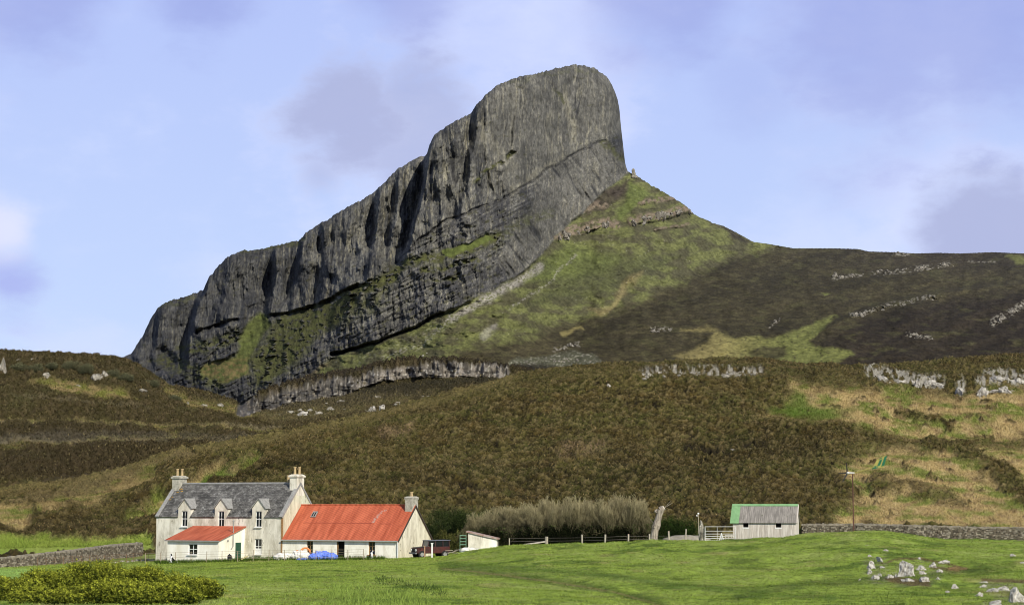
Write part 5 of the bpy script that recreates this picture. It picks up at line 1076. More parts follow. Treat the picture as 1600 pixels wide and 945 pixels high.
b = MB(); b.bar((0, 0, -.3), (0, .02, 1.15), .06, n=7); o = b.build('wooden_post', plain('reddish_wood', (.42, .26, .16))); o.location = ground_pt(665.5, 176.8); tag(o, 'thin reddish wooden post by the front of the off-road car', 'post')
p = ground_pt(838, 166); b = MB(); b.slab([(-1.2, 0, .1), (.8, 0, .38), (.8, .25, .42), (-1.2, .25, .14)], .08); o = b.build('board', plain('pale_board', (.58, .52, .42))); o.location = p; tag(o, 'long pale board lying in the grass before the bare shrubs', 'board')
# ------------------------------------------------ drystone walls
def stone_wall(name, line, h, lab, seed, mats, cap=True, thick=.5):
    """line: (px, Y, extra height) points; coursed stones around a dark core, all one mesh per wall with caps as a part"""
    P = [ground_pt(q[0], q[1]) for q in line]; H = [q[2] for q in line]; base = P[0].copy(); root = empty(name, base); tag(root, lab, 'drystone wall')
    r = random.Random(seed); S = MB(); Cc = MB(); Cp = MB()
    for k in range(len(P) - 1):
        a, c_ = P[k], P[k + 1]; d = (c_ - a); Ln = math.hypot(d.x, d.y); u = Vector((d.x / Ln, d.y / Ln, 0)); n = Vector((u.y, -u.x, 0))
        if n.y > 0: n = -n
        def pt(s, z, o_): f = s / Ln; return a + u * s + Vector((0, 0, d.z * f)) + n * o_ + Vector((0, 0, z)) - base
        q = [pt(0, -.5, .18), pt(Ln, -.5, .18), pt(Ln, -.5, -.18), pt(0, -.5, -.18), pt(0, H[k] - .1, .14), pt(Ln, H[k + 1] - .1, .14), pt(Ln, H[k + 1] - .1, -.14), pt(0, H[k] - .1, -.14)]
        Cc.add(q, [(0, 3, 2, 1), (4, 5, 6, 7), (0, 1, 5, 4), (1, 2, 6, 5), (2, 3, 7, 6), (3, 0, 4, 7)])
        z = -.35
        while z < max(H[k], H[k + 1]):
            ch = r.uniform(.13, .2); s = r.uniform(0, .2)
            while s < Ln:
                w = r.uniform(.16, .42); hh = H[k] + (H[k + 1] - H[k]) * s / Ln
                if z + ch * .6 < hh:
                    cc = pt(s + w / 2, z + ch / 2 + r.uniform(-.03, .03), .2 + r.uniform(-.05, .05)); vs = []
                    for sx in (-1, 1):
                        for sy in (-1, 1):
                            for sz in (-1, 1):
                                vs.append(cc + u * (sx * w * r.uniform(.36, .5)) + n * (sy * .1 * r.uniform(.7, 1.2)) + Vector((0, 0, sz * ch * r.uniform(.36, .55))))
                    (S if r.random() < .6 else Cp).add(vs, [(0, 1, 3, 2), (4, 6, 7, 5), (0, 4, 5, 1), (2, 3, 7, 6), (0, 2, 6, 4), (1, 5, 7, 3)])
                s += w
            z += ch
        if cap:
            s = 0
            while s < Ln:
                w = r.uniform(.12, .3); hh = H[k] + (H[k + 1] - H[k]) * s / Ln
                c0 = pt(s + w / 2, hh + .02, 0); rr = Vector((w * .5, .26, .13 * r.uniform(.7, 1.3))); vs = []
                for sx in (-1, 1):
                    for sy in (-1, 1):
                        for sz in (-1, 1): vs.append(c0 + u * (sx * rr.x * r.uniform(.7, 1.05)) + n * (sy * rr.y * r.uniform(.8, 1)) + Vector((0, 0, sz * rr.z * r.uniform(.7, 1.2))))
                Cp.add(vs, [(0, 1, 3, 2), (4, 6, 7, 5), (0, 4, 5, 1), (2, 3, 7, 6), (0, 2, 6, 4), (1, 5, 7, 3)])
                s += w
    Cc.build('wall_core', dark, root); S.build('stonework', mats[0], root); Cp.build('lichened_stonework', mats[1], root)
    return root
wd = plain('wall_stone', (.17, .145, .105), (.05, .043, .033), 2.6, .95, lo=.35, hi=.6); wl = plain('lichened_wall_stone', (.33, .295, .225), (.13, .12, .10), 2.2, .95, lo=.35, hi=.6)
def hh(px, Y, top): x = (px - PX0) / F * Y; return float((CZ + slope(top) * Y) - gz(x, Y))
stone_wall('drystone_wall', [(q[0], q[1], hh(*q)) for q in ((1246, 212, 820), (1330, 211, 819), (1420, 209, 821.5), (1500, 208, 823.5), (1600, 207, 826), (1760, 206, 830))], 1.4, 'grey drystone wall running right from the shed behind the knoll', 3, (wd, wl))
stone_wall('drystone_wall', [(q[0], q[1], hh(*q)) for q in ((-160, 188, 880), (0, 190, 873), (67, 196, 866.5), (125, 205, 860), (180, 215, 852.5), (228, 224, 848.5))], 1.2, 'lichened drystone wall climbing towards the left side of the farmhouse', 4, (wd, wl))
cluster_l = [(174, 879), (181, 879.5), (190, 877), (199, 878), (207, 876.5), (215, 876), (224, 876.5), (231, 875), (238, 875.5), (244, 875)]
for (px, py) in cluster_l: boulder(px, py, random.uniform(7, 10), random.uniform(3.5, 5), 'whitewashed stone in the low row left of the farmhouse corner', 'whitewashed stones in a low row', 0, [S_F], 'edging_stone')
# ------------------------------------------------ off-road car
redp = plain('faded_red_paint', (.09, .020, .015), (.03, .012, .010), 3, .4, spec=.5); tyre = plain('tyre_rubber', (.02, .02, .02)); roofm = plain('car_roof', (.14, .15, .18), (.09, .10, .12), 3, .5)
chrome = plain('lamp_lens', (.8, .8, .78), None, 3, .2)
cp_ = ground_pt(677, 182.5); car = empty('off_road_car', (cp_.x - .1, cp_.y, cp_.z - .05), math.radians(28)); tag(car, 'old dark red off-road car with round headlamps beside the cottage gable', 'car')
# nose points to -x
b = MB(); b.prism([(-1.9, .45), (-1.9, .98), (-.75, 1.08), (-.65, 1.12), (1.75, 1.12), (1.8, .45)], -.72, .72, 'y'); b.build('body', redp, car, bevel=.04)
b = MB(); b.slab([(-1.88, -.66, 1.01), (-.78, -.66, 1.11), (-.78, .66, 1.11), (-1.88, .66, 1.01)][::-1], .03); b.build('bonnet', blackm, car)
b = MB(); b.box(-1.93, -1.905, -.38, .38, .52, .92)
for k in range(7): b.box(-1.95, -1.93, -.36 + k * .11, -.32 + k * .11, .54, .9)
b.build('grille', blackm, car)
b = MB(); b.box(-2.1, -1.96, -.78, .78, .42, .56); b.build('bumper', plain('grey_bumper', (.25, .25, .25)), car)
for s in (-1, 1):
    b = MB(); b.bar((-1.92, s * .52, .78), (-1.99, s * .52, .78), .13, .12, 14); b.build('headlight', chrome, car)
    b = MB(); b.bar((-1.55, s * .86, 1.0), (-1.55, s * .80, 1.0), .07, n=8); b.build('indicator', redp, car)
b = MB()
for (xx, yy) in ((-.68, .66), (-.68, -.66), (.15, .68), (.15, -.68), (1.0, .68), (1.0, -.68), (1.7, .68), (1.7, -.68)): b.bar((xx, yy, 1.1), (xx + (.12 if xx < 0 else 0), yy * .95, 1.72), .04, n=6)
b.build('window_pillars', redp, car)
b = MB(); b.slab([(-.62, -.74, 1.76), (1.82, -.74, 1.78), (1.82, .74, 1.78), (-.62, .74, 1.76)], .08); b.build('roof', roofm, car, bevel=.02)
b = MB()
for s in (-1, 1): b.slab([(-.5, s * .645, 1.13), (1.68, s * .645, 1.13), (1.68, s * .635, 1.68), (-.5, s * .635, 1.68)], .012)
b.build('side_windows', gl, car)
clearg = plain('windscreen_glass', (.22, .22, .19), None, 3, .1, spec=.6)
b = MB(); b.slab([(-.64, -.6, 1.14), (-.64, .6, 1.14), (-.54, .58, 1.68), (-.54, -.58, 1.68)], .015); b.build('windscreen', clearg, car)
for xx in (-1.35, 1.2):
    for s in (-1, 1):
        b = MB(); b.bar((xx, s * .78, .36), (xx, s * .58, .36), .37, n=18); wh = b.build('wheel', tyre, car)
        b = MB(); b.bar((xx, s * .79, .36), (xx, s * .78, .36), .2, n=14); b.build('rim', plain('rim_paint', (.3, .3, .28)) if 'rim_paint' not in bpy.data.materials else bpy.data.materials['rim_paint'], wh)
# ------------------------------------------------ debris by the outhouse
p = ground_pt(737, 177); b = MB(); b.slab([(-1.0, 0, .1), (.1, -.1, .85), (.9, .1, .45), (.2, .5, .2)], .03); b.slab([(-.9, -.1, .0), (-.2, -.2, .75), (.3, 0, .75), (.1, .3, .1)], .03); b.blob((-.2, .1, .3), (.9, .4, .45), 5, .5, 3)
o = b.build('crumpled_sheeting', sackm); o.scale = (1, 1, .62); o.location = p; o.rotation_euler.z = .2; tag(o, 'crumpled white sheeting heaped before the outhouse', 'sheeting')
p = ground_pt(715, 181); b = MB(); r = random.Random(4)
for i in range(12): 
    a = Vector((r.uniform(-1.3, 1.0), r.uniform(-.3, .4), r.uniform(.05, .5))); b.bar(a, a + Vector((r.uniform(.4, 1.0), r.uniform(-.2, .2), r.uniform(-.1, .35))), .035, n=5)
o = b.build('scrap_timber', postm); o.location = p; tag(o, 'tangle of pale scrap timber between the car and the outhouse', 'scrap timber')
p = ground_pt(724.5, 180.5); b = MB()
for z in (.9, 1.2, 1.5, 1.8): b.box(-.3, .3, -.02, .02, z, z + .07)
for x_ in (-.32, .28): b.box(x_, x_ + .05, -.03, .03, 0, 1.9)
o = b.build('metal_frame', plain('green_metal', (.20, .36, .24))); o.location = p; tag(o, 'green slatted metal frame propped left of the outhouse', 'frame')
# ------------------------------------------------ gate
galv = plain('galvanised_steel', (.62, .62, .60), (.48, .48, .46), 5, .5)
gp = ground_pt(1097.5, 176); gp.z = CZ + float(slope(845)) * 176; gate = empty('farm_gate', gp, -.02); tag(gate, 'galvanised steel field gate between the stone post and the shed', 'gate'); gw = 2.95; Hg_ = 1.42
b = MB()
for x_ in (0, gw): b.bar((x_, 0, -.1), (x_, 0, Hg_), .04, n=8)
b.build('gate_frame', galv, gate)
for z in (.08, .28, .48, .70, .98, Hg_ - .02): MB().bar((0, 0, z), (gw, 0, z), .028, n=6).build('bar', galv, gate)
MB().bar((gw * .4, -.01, .05), (gw * .4, -.01, Hg_), .02, n=6).build('brace', galv, gate)
sp = ground_pt(1092, 176.4); b = MB(); b.blob((0, 0, .7), (.26, .22, 1.15), 4, .25, 3); o = b.build('stone_gatepost', M_rk[1]); o.location = (sp.x, sp.y, CZ + float(slope(844)) * 176.4); tag(o, 'rough upright stone gatepost with pale lichen left of the gate', 'gatepost')
b = MB(); b.blob((0, 0, 0), (.10, .1, .1), 4, .4, 2); b.blob((-.14, 0, -.2), (.07, .07, .07), 5, .4, 2); o = b.build('white_float', white); o.location = at(1091, 802, 180); b2 = MB(); b2.bar((0, 0, -2.0), (0, 0, 0), .03); b2.build('stick', postm, o); tag(o, 'white floats on a stick above the ivy hedge end', 'float')
tp = Vector((at(1127.5, 846, 174).x, 174, CZ + float(slope(848)) * 174)); b = MB()
b.bar((-.32, 0, 0), (.02, 0, .95), .045, n=5); b.bar((.28, 0, 0), (-.02, 0, .95), .05, n=5); b.bar((-.18, .02, .4), (.16, .02, .4), .03, n=5); b.bar((.0, .1, 0), (.0, .1, .85), .03, n=5)
o = b.build('trestle', white); o.location = tp; tag(o, 'white painted wooden trestle leaning on the gate', 'trestle')
tp = Vector((at(1141, 846, 174).x, 174, CZ + float(slope(847)) * 174)); b = MB()
for x_ in (-.5, -.2, .1, .38): b.box(x_, x_ + .09, -.02, .02, 0, .75)
for z in (.1, .4, .66): b.box(-.5, .47, -.045, -.022, z, z + .07)
o = b.build('pallet', plain('grey_pallet', (.50, .47, .42))); o.location = tp; tag(o, 'grey wooden pallet stood on edge between gate and shed', 'pallet')
lump('grit_bank', 'pale grey bank of grit behind the posts near the gate', 'bank', 1068, 186, 5.2, 1.05, 2.2, plain('grit', (.30, .28, .23), (.19, .175, .14), 3, .95, .5, .05), 21, 1, None, .15)
# ------------------------------------------------ wind turbine
tb = ground_pt(1326.5, 163); topz = CZ + float(slope(740)) * 163 - tb.z; turb = empty('wind_turbine', tb); tag(turb, 'small wind turbine on a rusty pole with a green and yellow tail cloth', 'wind turbine')
MB().bar((0, 0, -.4), (0, 0, topz), .055, .045, 10).build('pole', plain('rusty_pole', (.13, .06, .045), (.09, .04, .03), 4), turb)
b = MB(); b.bar((-.38, 0, topz + .08), (.18, .0, topz + .08), .085, .06, 12); b.blob((-.42, 0, topz + .08), (.14, .12, .12), 2, .05, 2); b.build('nacelle', galv, turb)
hubp = Vector((-.48, 0, topz + .08))
for a in (-1.95, -2.75 + .5 - .9, 1.25):
    d = Vector((-.25 + .0, math.cos(a) * .0, 0)) + Vector((math.cos(a) * .75, math.cos(a) * .5, math.sin(a)))
    d.normalize(); w = Vector((.3, 1, .1)).normalized().cross(d).normalized() * .07; e = hubp + d * .95
    MB().slab([hubp - w, hubp + w, e + w * .4, e - w * .4], .02).build('blade', blackm, turb)
yel = plain('faded_yellow_cloth', (.38, .34, .09), None, 3); grc = plain('green_cloth', (.02, .14, .07), None, 3)
b = MB(); b.bar((.2, 0, topz + .08), (2.0, .0, topz + .62), .035, n=7); tbm = b.build('tail_boom', yel, turb)
q = [Vector((1.75, 0, topz + .42)), Vector((2.85, .04, topz + .62)), Vector((3.2, 0, topz + 1.72)), Vector((2.25, -.05, topz + 1.30))]
fl_ = MB(); fl_.slab(q, .02); fl_ = fl_.build('tail_cloth', yel, turb)
def sq(u, v): return q[0].lerp(q[1], u).lerp(q[3].lerp(q[2], u), v)
b = MB()
for (u0, u1, v0, v1) in ((.0, .3, .0, .28), (.35, .62, .2, .8), (.74, 1.0, .1, .95), (.3, .5, .0, .12), (.2, .5, .9, 1.0)):
    for off in (-.013, .03): 
        nn = (q[1] - q[0]).cross(q[3] - q[0]).normalized() * -off
        b.add([sq(u0, v0) + nn, sq(u1, v0) + nn, sq(u1, v1) + nn, sq(u0, v1) + nn], [(0, 1, 2, 3)])
b.build('green_patches', grc, fl_)
# ------------------------------------------------ sheepdogs
def fur():
    m, nt, b = newmat('collie_fur'); L = nt.links.new; a = nd(nt, 'ShaderNodeAttribute', attribute_name='Col'); L(a.outputs['Color'], b.inputs['Base Color']); b.inputs['Roughness'].default_value = .9; return m
furm = fur()
def dog(p, rz, lab, head_turn):
    """a sitting collie: one skinned body, facing -y before the turn"""
    me = bpy.data.meshes.new('sheepdog'); V = []; E = []; Rr = []
    def v(co, r): V.append(co); Rr.append(r); return len(V) - 1
    def e(a, b_): E.append((a, b_))
    pel = v((0, .22, .16), .13); lo = v((0, .12, .27), .125); ch = v((0, .0, .40), .125); sh = v((0, -.06, .50), .10); nk = v((0, -.07, .60), .07); hd = v((head_turn * .02, -.10, .69), .075); mz = v((head_turn * .07, -.21, .665), .035); ns = v((head_turn * .085, -.25, .66), .025)
    e(pel, lo); e(lo, ch); e(ch, sh); e(sh, nk); e(nk, hd); e(hd, mz); e(mz, ns)
    for s in (-1, 1):
        s1 = v((s * .075, -.08, .40), .06); el = v((s * .08, -.07, .26), .04); wr = v((s * .075, -.10, .11), .03); pw = v((s * .075, -.13, .025), .034); toe = v((s * .075, -.18, .02), .028)
        e(ch, s1); e(s1, el); e(el, wr); e(wr, pw); e(pw, toe)
        hp = v((s * .11, .18, .17), .085); kn = v((s * .15, -.0, .17), .06); hk = v((s * .13, .16, .04), .03); hf = v((s * .13, .0, .02), .03)
        e(pel, hp); e(hp, kn); e(kn, hk); e(hk, hf)
        er = v((s * .05 + head_turn * .02, -.06, .755), .022); et = v((s * .065 + head_turn * .02, -.06, .80), .01); e(hd, er); e(er, et)
    t1 = v((.03, .36, .06), .04); t2 = v((.10, .50, .04), .045); t3 = v((.17, .60, .04), .015); e(pel, t1); e(t1, t2); e(t2, t3)
    me.from_pydata(V, E, []); o = bpy.data.objects.new('sheepdog', me); COL.objects.link(o)
    m = o.modifiers.new('s', 'SKIN'); 
    if not me.skin_vertices: me.attributes
    for i, sv in enumerate(me.skin_vertices[0].data): sv.radius = (Rr[i], Rr[i])
    me.skin_vertices[0].data[0].use_root = True
    o.modifiers.new('u', 'SUBSURF').levels = 2; o.modifiers['u'].render_levels = 2
    dg = bpy.context.evaluated_depsgraph_get(); m2 = bpy.data.meshes.new_from_object(o.evaluated_get(dg)); o.modifiers.clear(); o.data = m2; m2.name = 'sheepdog'
    n = len(m2.vertices); co = np.empty(n * 3, np.float32); m2.vertices.foreach_get('co', co); co = co.reshape(-1, 3)
    x_, y_, z_ = co.T; wht = ((y_ < -.02 + .02 * np.sin(z_ * 30)) & (z_ < .60) & (np.abs(x_) < .10)) | (z_ < .10) & (y_ < .05) | (y_ < -.17) & (z_ > .6) | ((np.abs(x_ - head_turn * .03) < .018) & (y_ < -.12) & (z_ > .62)) | ((z_ > .5) & (z_ < .6)) | (y_ > .52)
    c4 = np.ones((n, 4), np.float32); c4[:, :3] = np.where(wht[:, None], .78, .010); nose = (y_ < -.262); c4[nose, :3] = .01
    ca = m2.color_attributes.new('Col', 'FLOAT_COLOR', 'POINT'); ca.data.foreach_set('color', c4.ravel()); m2.materials.clear(); m2.materials.append(furm); m2.polygons.foreach_set('use_smooth', [True] * len(m2.polygons))
    b = MB()
    for s in (-1, 1): b.blob((s * .035 + head_turn * .04, -.165, .70), (.011, .011, .011), 1, 0, 1)
    b.build('eyes', chrome if False else blackm, o)
    o.location = p; o.rotation_euler.z = rz; return tag(o, lab, 'dog', 'black and white sheepdogs')
p = ground_pt(276.5, 178.5); dog((p.x, p.y, p.z + .03), -.5, 'black and white sheepdog sitting in the grass before the lean-to', -.5)
p = ground_pt(583.5, 180.5); d2 = dog((p.x, p.y, p.z + .03), .6, 'black and white sheepdog sitting by the right cottage window', .5)
for o in [o for o in bpy.data.objects if o.name.startswith('sheepdog')]: o.scale = (1.15, 1.15, 1.15)
# ================================================================== SHRUBS, HEDGE, TRUNK, GORSE
def twig_shrub(px, Y, w, h, lab, seed, n_stem=9, green=.15):
    r = np.random.default_rng(seed); p = ground_pt(px, Y); base = Vector((p.x, p.y, min(p.z, 1.4))); segs = []
    def grow(a, d, L_, rad, dep):
        m = 3 if dep < 3 else 2; q = a
        for i in range(m):
            d = d + r.normal(0, .11 if dep < 2 else .16, 3) + np.array((0, 0, .07)); d /= np.linalg.norm(d)
            b_ = q + d * L_ / m; segs.append((q, b_, rad * (1 - .25 * i / m), rad * (1 - .25 * (i + 1) / m), dep)); q = b_
        if dep >= 4: return
        kk = (4, 4, 4, 4)[dep]
        for _ in range(kk):
            e = d + r.normal(0, .42, 3); e[2] += .10; e /= np.linalg.norm(e)
            grow(q - d * r.uniform(0, .55) * L_, e, L_ * r.uniform(.60, .85), rad * .55, dep + 1)
    for i in range(n_stem):
        a = r.uniform(0, 6.28); o_ = np.array((math.cos(a) * .30 * w * r.uniform(.1, .9), math.sin(a) * .2 * w * r.random(), 0))
        d = np.array((o_[0] * .85, o_[1] * .6, 1.1)); d /= np.linalg.norm(d)
        grow(o_, d, h * .30 * r.uniform(.8, 1.1), .055, 0)
    S0 = np.array([s[0] for s in segs]); S1 = np.array([s[1] for s in segs]); R0 = np.array([s[2] for s in segs]); R1 = np.array([s[3] for s in segs]); D = np.array([s[4] for s in segs])
    zz = max(np.percentile(S1[:, 2], 97), .1); sc = h / zz; S0[:, 2] *= sc; S1[:, 2] *= sc
    mw = np.percentile(np.abs(S1[:, 0]), 98) * 2; S0[:, 0] *= w / mw; S1[:, 0] *= w / mw
    for A_ in (S0, S1): A_[:, 2] *= 1 - .30 * np.clip(np.abs(A_[:, 0]) / (w / 2), 0, 1.2) ** 2; A_[:, 2] = np.where(A_[:, 2] > .75 * h, .75 * h + .5 * h * np.tanh((A_[:, 2] - .75 * h) / (.5 * h)), A_[:, 2])
    d = S1 - S0; d /= np.linalg.norm(d, axis=1)[:, None] + 1e-9; up = np.where(np.abs(d[:, 2:3]) > .9, np.array([[1., 0, 0]]), np.array([[0, 0, 1.]])); u = np.cross(d, up); u /= np.linalg.norm(u, axis=1)[:, None]; w_ = np.cross(d, u)
    R0 = np.maximum(R0, .011); R1 = np.maximum(R1, .009); Vv = []
    for (c_, rr) in ((S0, R0), (S1, R1)):
        for k in range(3):
            t_ = 2.094 * k; Vv.append(c_ + (u * math.cos(t_) + w_ * math.sin(t_)) * rr[:, None])
    Vv = np.stack(Vv, 1); n = len(segs); idx = np.arange(n)[:, None] * 6
    fc = np.concatenate([idx + np.array([[0, 1, 4, 3]]), idx + np.array([[1, 2, 5, 4]]), idx + np.array([[2, 0, 3, 5]])])
    hgt = np.clip(S1[:, 2:3] / h, 0, 1); cc = np.array((.05, .042, .025)) * (1 - hgt) + np.array((.31, .275, .155)) * hgt ** 1.4; cc = cc * r.uniform(.6, 1.35, (n, 1))
    root = empty('bare_shrub', base); tag(root, lab, 'shrub', 'bare shrubs in a row behind the knoll')
    big = D <= 1; 
    def sub(mask, nm):
        m_ = np.where(mask)[0]; vv = Vv[m_].reshape(-1, 3); ix = np.arange(len(m_))[:, None] * 6
        ff = np.concatenate([ix + np.array([[0, 1, 4, 3]]), ix + np.array([[1, 2, 5, 4]]), ix + np.array([[2, 0, 3, 5]])])
        return mesh_np(nm, vv, ff, M_blade, np.repeat(cc[m_], 6, 0), parent=root)
    sub(np.ones(n, bool), 'branches')
    m = int(2600 * green * 5); tp = S1[r.integers(0, n, m)] + r.normal(0, .12, (m, 3)); tp = tp[(tp[:, 2] < h * .55)]; m = len(tp)
    if m > 10:
        a1 = r.normal(0, .06, (m, 3)); a2 = r.normal(0, .06, (m, 3)); vv = np.stack([tp, tp + a1, tp + a2], 1).reshape(-1, 3)
        c0 = np.array((.05, .075, .02)) * r.uniform(.3, 2.0, (m, 1)); mesh_np('leaves', vv, np.arange(3 * m).reshape(-1, 3), M_blade, np.repeat(c0, 3, 0), parent=root)
    return root
for k, (px, Y_, w, tp_, gr, lb) in enumerate([(762, 192, 3.9, 797, .3, 'leftmost bare grey shrub, right behind the outhouse roof'), (789, 190, 3.2, 795, .9, 'bare shrub with green leaves low down, second from the left'),
   (826, 188, 3.6, 789, .35, 'bare shrub leaning left, just right of the leafy one'), (856, 190, 3.6, 785, .25, 'tall rounded bare shrub behind the thick stump post'), (884, 187, 3.4, 786, .25, 'bare shrub just left of the dark gap post'), (912, 190, 3.5, 783, .2, 'bare shrub behind the dark gap in the row'),
   (938, 187, 3.2, 784, .2, 'bare shrub with pale twisted stems right of the dark gap'), (966, 189, 3.2, 782, .2, 'bare shrub with open fanned branches, third from the trunk'), (986, 187, 2.6, 785, .3, 'bare shrub with ivy on its stems, second from the trunk'), (1001, 189, 1.3, 780, .3, 'rightmost thin bare shrub, nearest the dead trunk')]):
    h = CZ + float(slope(tp_)) * Y_ - min(ground_pt(px, Y_).z, 1.4); twig_shrub(px, Y_, w * 1.45, h * random.uniform(.90, 1.06), lb, 100 + k, 24, gr)
def leaf_bush(name, px, Y, w, d, h, n, leaf, cols_, lab, cat, seed, group=None, zoff=0, stems=True, lobes=9, shape=None):
    """leaf-sized faces through a lumpy volume over short stems"""
    r = np.random.default_rng(seed); p = ground_pt(px, Y); root = empty(name, p + Vector((0, 0, zoff))); tag(root, lab, cat, group)
    if shape is None:
        Cn = np.stack([r.uniform(-.40, .40, lobes) * w, r.uniform(-.35, .35, lobes) * d, r.uniform(.30, .60, lobes) * h], -1); Rn = np.stack([r.uniform(.16, .26, lobes) * w, r.uniform(.2, .3, lobes) * d, r.uniform(.28, .42, lobes) * h], -1)
        Cn[:, 2] = np.minimum(Cn[:, 2], h - Rn[:, 2]) * (1 - .5 * (np.abs(Cn[:, 0]) / (w * .5)) ** 2)
    else: Cn, Rn = shape
    k = r.integers(0, len(Cn), n); v = r.normal(0, 1, (n, 3)); v /= np.linalg.norm(v, axis=1)[:, None]; rad = r.uniform(.55, 1.06, n)[:, None] ** .6
    lump_ = 1 + .22 * np.sin(v[:, :1] * 9 + k[:, None]) * np.sin(v[:, 1:2] * 8 + 2 * k[:, None]) + .16 * np.sin(v[:, 2:3] * 13 + k[:, None])
    P = Cn[k] + v * Rn[k] * rad * lump_; P = P[P[:, 2] > 0]; n = len(P)
    a = r.normal(0, 1, (n, 3)); a /= np.linalg.norm(a, axis=1)[:, None]; a[:, 2] = np.abs(a[:, 2]) * .9; b_ = np.cross(a, r.normal(0, 1, (n, 3))); b_ /= np.linalg.norm(b_, axis=1)[:, None] + 1e-6
    s = leaf * r.uniform(.6, 1.3, (n, 1)); V = np.stack([P - b_ * s * .35, P + b_ * s * .35, P + a * s], 1).reshape(-1, 3)
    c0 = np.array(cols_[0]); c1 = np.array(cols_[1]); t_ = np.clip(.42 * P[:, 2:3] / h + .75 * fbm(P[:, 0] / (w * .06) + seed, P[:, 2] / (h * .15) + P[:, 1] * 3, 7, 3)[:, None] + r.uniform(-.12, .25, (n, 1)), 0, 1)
    cc = (c0 * (1 - t_) + c1 * t_) * r.uniform(.6, 1.35, (n, 1)); mesh_np('foliage', V, np.arange(3 * n).reshape(-1, 3), M_blade, np.repeat(cc, 3, 0), parent=root)
    b = MB()
    for i in range(8):
        q = Cn[i % len(Cn)]; b.bar((q[0] * .4, q[1] * .4, -.1), (q[0], q[1], q[2]), .035, .015, 5)
    b.build('stems', plain('bush_wood', (.08, .06, .04)) if 'bush_wood' not in bpy.data.materials else bpy.data.materials['bush_wood'], root)
    return root
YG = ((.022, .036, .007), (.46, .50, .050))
for k, (px, Y_, w, h, n_, lb) in enumerate([(160, 62, 2.3, 1.50, 42000, 'tallest yellow-green gorse bush at the bottom left'), (235, 60, 2.2, 1.22, 38000, 'gorse bush just right of the tallest one'), (300, 57, 1.9, .92, 30000, 'rightmost gorse bush reaching into the near grass'),
   (85, 59, 1.9, 1.12, 32000, 'gorse bush just left of the tallest one'), (18, 57, 2.2, .88, 32000, 'low gorse bush near the left edge'), (-45, 56, 2.0, .8, 20000, 'gorse bush cut by the left edge of the picture'), (185, 54, 2.4, .80, 34000, 'gorse bush at the bottom edge in front of the tallest'), (90, 53.5, 2.2, .62, 28000, 'lowest gorse bush at the bottom edge'), (262, 54, 2.0, .72, 28000, 'gorse bush at the bottom edge in front of the rightmost one')]):
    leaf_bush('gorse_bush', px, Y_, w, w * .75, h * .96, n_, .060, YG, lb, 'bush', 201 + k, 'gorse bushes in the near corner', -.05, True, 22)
DG = ((.010, .016, .006), (.06, .085, .022)); MG = ((.02, .026, .008), (.16, .16, .045))
for k, (px, Y_, w, d, h, cc, lb) in enumerate([(700, 236, 5.4, 3, 4.2, DG, 'dark green bush behind the cottage gable'), (742, 236, 4.6, 3, 4.0, DG, 'dark green bush behind the outhouse'), (690, 205, 2.6, 2, 2.6, MG, 'olive bush touching the back of the cottage gable'), (712, 207, 2.6, 2, 2.5, MG, 'olive bush above the roof of the off-road car'), (800, 196, 3.0, 2, 3.0, MG, 'bright leafy bush among the bare shrubs'),
    (655, 236, 5.0, 3, 2.8, DG, 'dark bush showing over the cottage ridge'), (722, 214, 2.4, 2, 2.0, MG, 'small olive bush left of the outhouse')]):
    leaf_bush('leafy_bush', px, Y_, w, d, h, 14000, .13, cc, lb, 'bush', 220 + k, 'leafy bushes round the outhouse')
leaf_bush('ivy_hedge', 1052, 190, 6.4, 1.5, 3.5, 30000, .09, ((.008, .014, .005), (.05, .095, .016)), 'dense dark ivy hedge between the dead trunk and the gate', 'hedge', 240, None, 0, True, 26)
b = leaf_bush('undergrowth', 895, 186, 14.5, 1.6, 2.7, 30000, .12, ((.003, .004, .002), (.018, .026, .008)), 'dark undergrowth beneath the row of bare shrubs', 'undergrowth', 241, None, 0, True, 40)
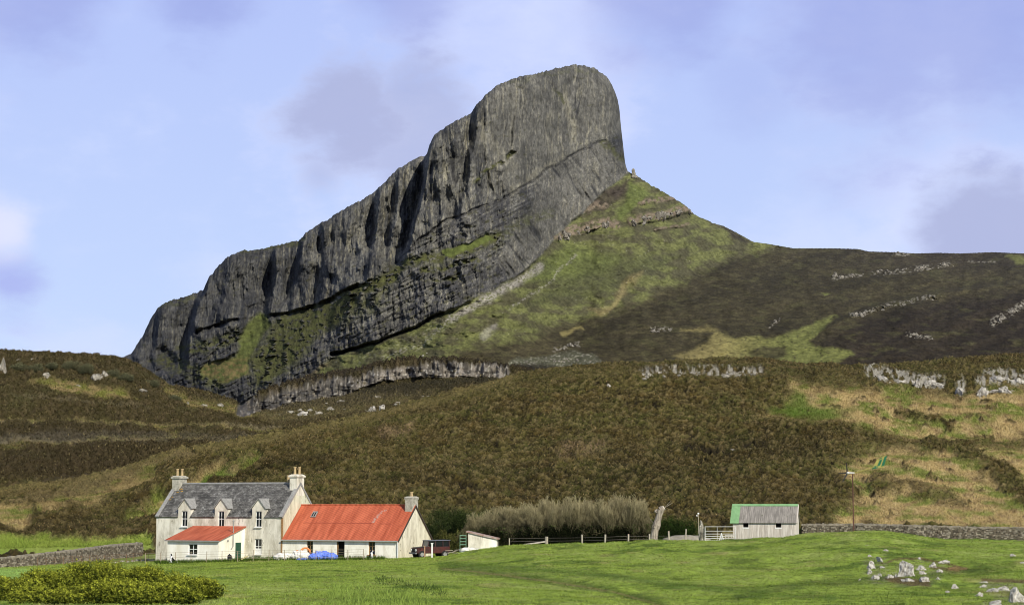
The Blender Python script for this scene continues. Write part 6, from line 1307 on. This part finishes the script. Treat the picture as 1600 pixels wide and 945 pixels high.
for k, (px, py, w, h) in enumerate([(28, 578, 3.6, 3.0), (52, 580, 4.2, 3.2), (78, 576, 3.0, 2.4), (112, 576, 4.5, 3.2), (134, 582, 3.2, 3.4), (176, 588, 3.0, 2.6), (196, 592, 3.6, 2.4), (236, 603, 3.4, 2.6), (270, 625, 3.2, 2.0)]):
    q = ghit(px, py, [S_C])
    if q is None: continue
    o = leaf_bush('hill_bush', px, q.y, w * 1.5, 3, h * 1.2, 5000, .22, ((.05, .055, .03), (.24, .24, .13)), ['first', 'second', 'third', 'fourth', 'fifth', 'sixth', 'seventh', 'eighth', 'ninth'][k] + ' grey-green bush from the left along the crest of the left hill', 'bush', 260 + k, 'bushes on the left hill'); o.location = q + Vector((0, 0, -.3))
# pollarded dead trunk
tp = ground_pt(1020, 181); tb_ = min(tp.z, 1.6); b = MB(); prof = [(0, 0, .46), (.05, .6, .40), (.0, 1.2, .38), (.12, 2.0, .36), (.30, 2.55, .42), (.42, 3.0, .33), (.58, 3.6, .31), (.70, 4.05, .36), (.98, 4.25, .26)]
for (a, c_) in zip(prof[:-1], prof[1:]): b.bar((a[0], 0, a[1]), (c_[0], 0, c_[1] + .03), a[2], c_[2], 12)
b.blob((.12, -.1, 2.35), (.3, .3, .28), 4, .3, 3); b.blob((.3, 0, 3.9), (.25, .22, .2), 6, .4, 2)
b.bar((.75, 0, 4.1), (1.9, .1, 4.75), .05, .015, 5); b.bar((1.2, .03, 4.4), (1.7, -.1, 4.95), .03, .01, 5); b.bar((.2, 0, 2.5), (-.5, .1, 3.3), .05, .015, 5)
root = empty('dead_tree', Vector((tp.x - .1, tp.y, tb_ - .2))); tag(root, 'grey dead tree trunk sawn off at the top, right of the bare shrubs', 'dead tree')
b.build('trunk', plain('grey_bark', (.40, .35, .28), (.12, .10, .08), 2.4, .95, .8, .06, stretch=(2.5, 2.5, .4), lo=.38, hi=.6), root)
b = MB(); b.bar((.97, -.02, 4.24), (1.06, -.04, 4.30), .22, .21, 12); b.build('sawn_end', plain('sawn_wood', (.75, .70, .60)), root)
print('tris', sum(len(m.loops) for m in bpy.data.meshes))
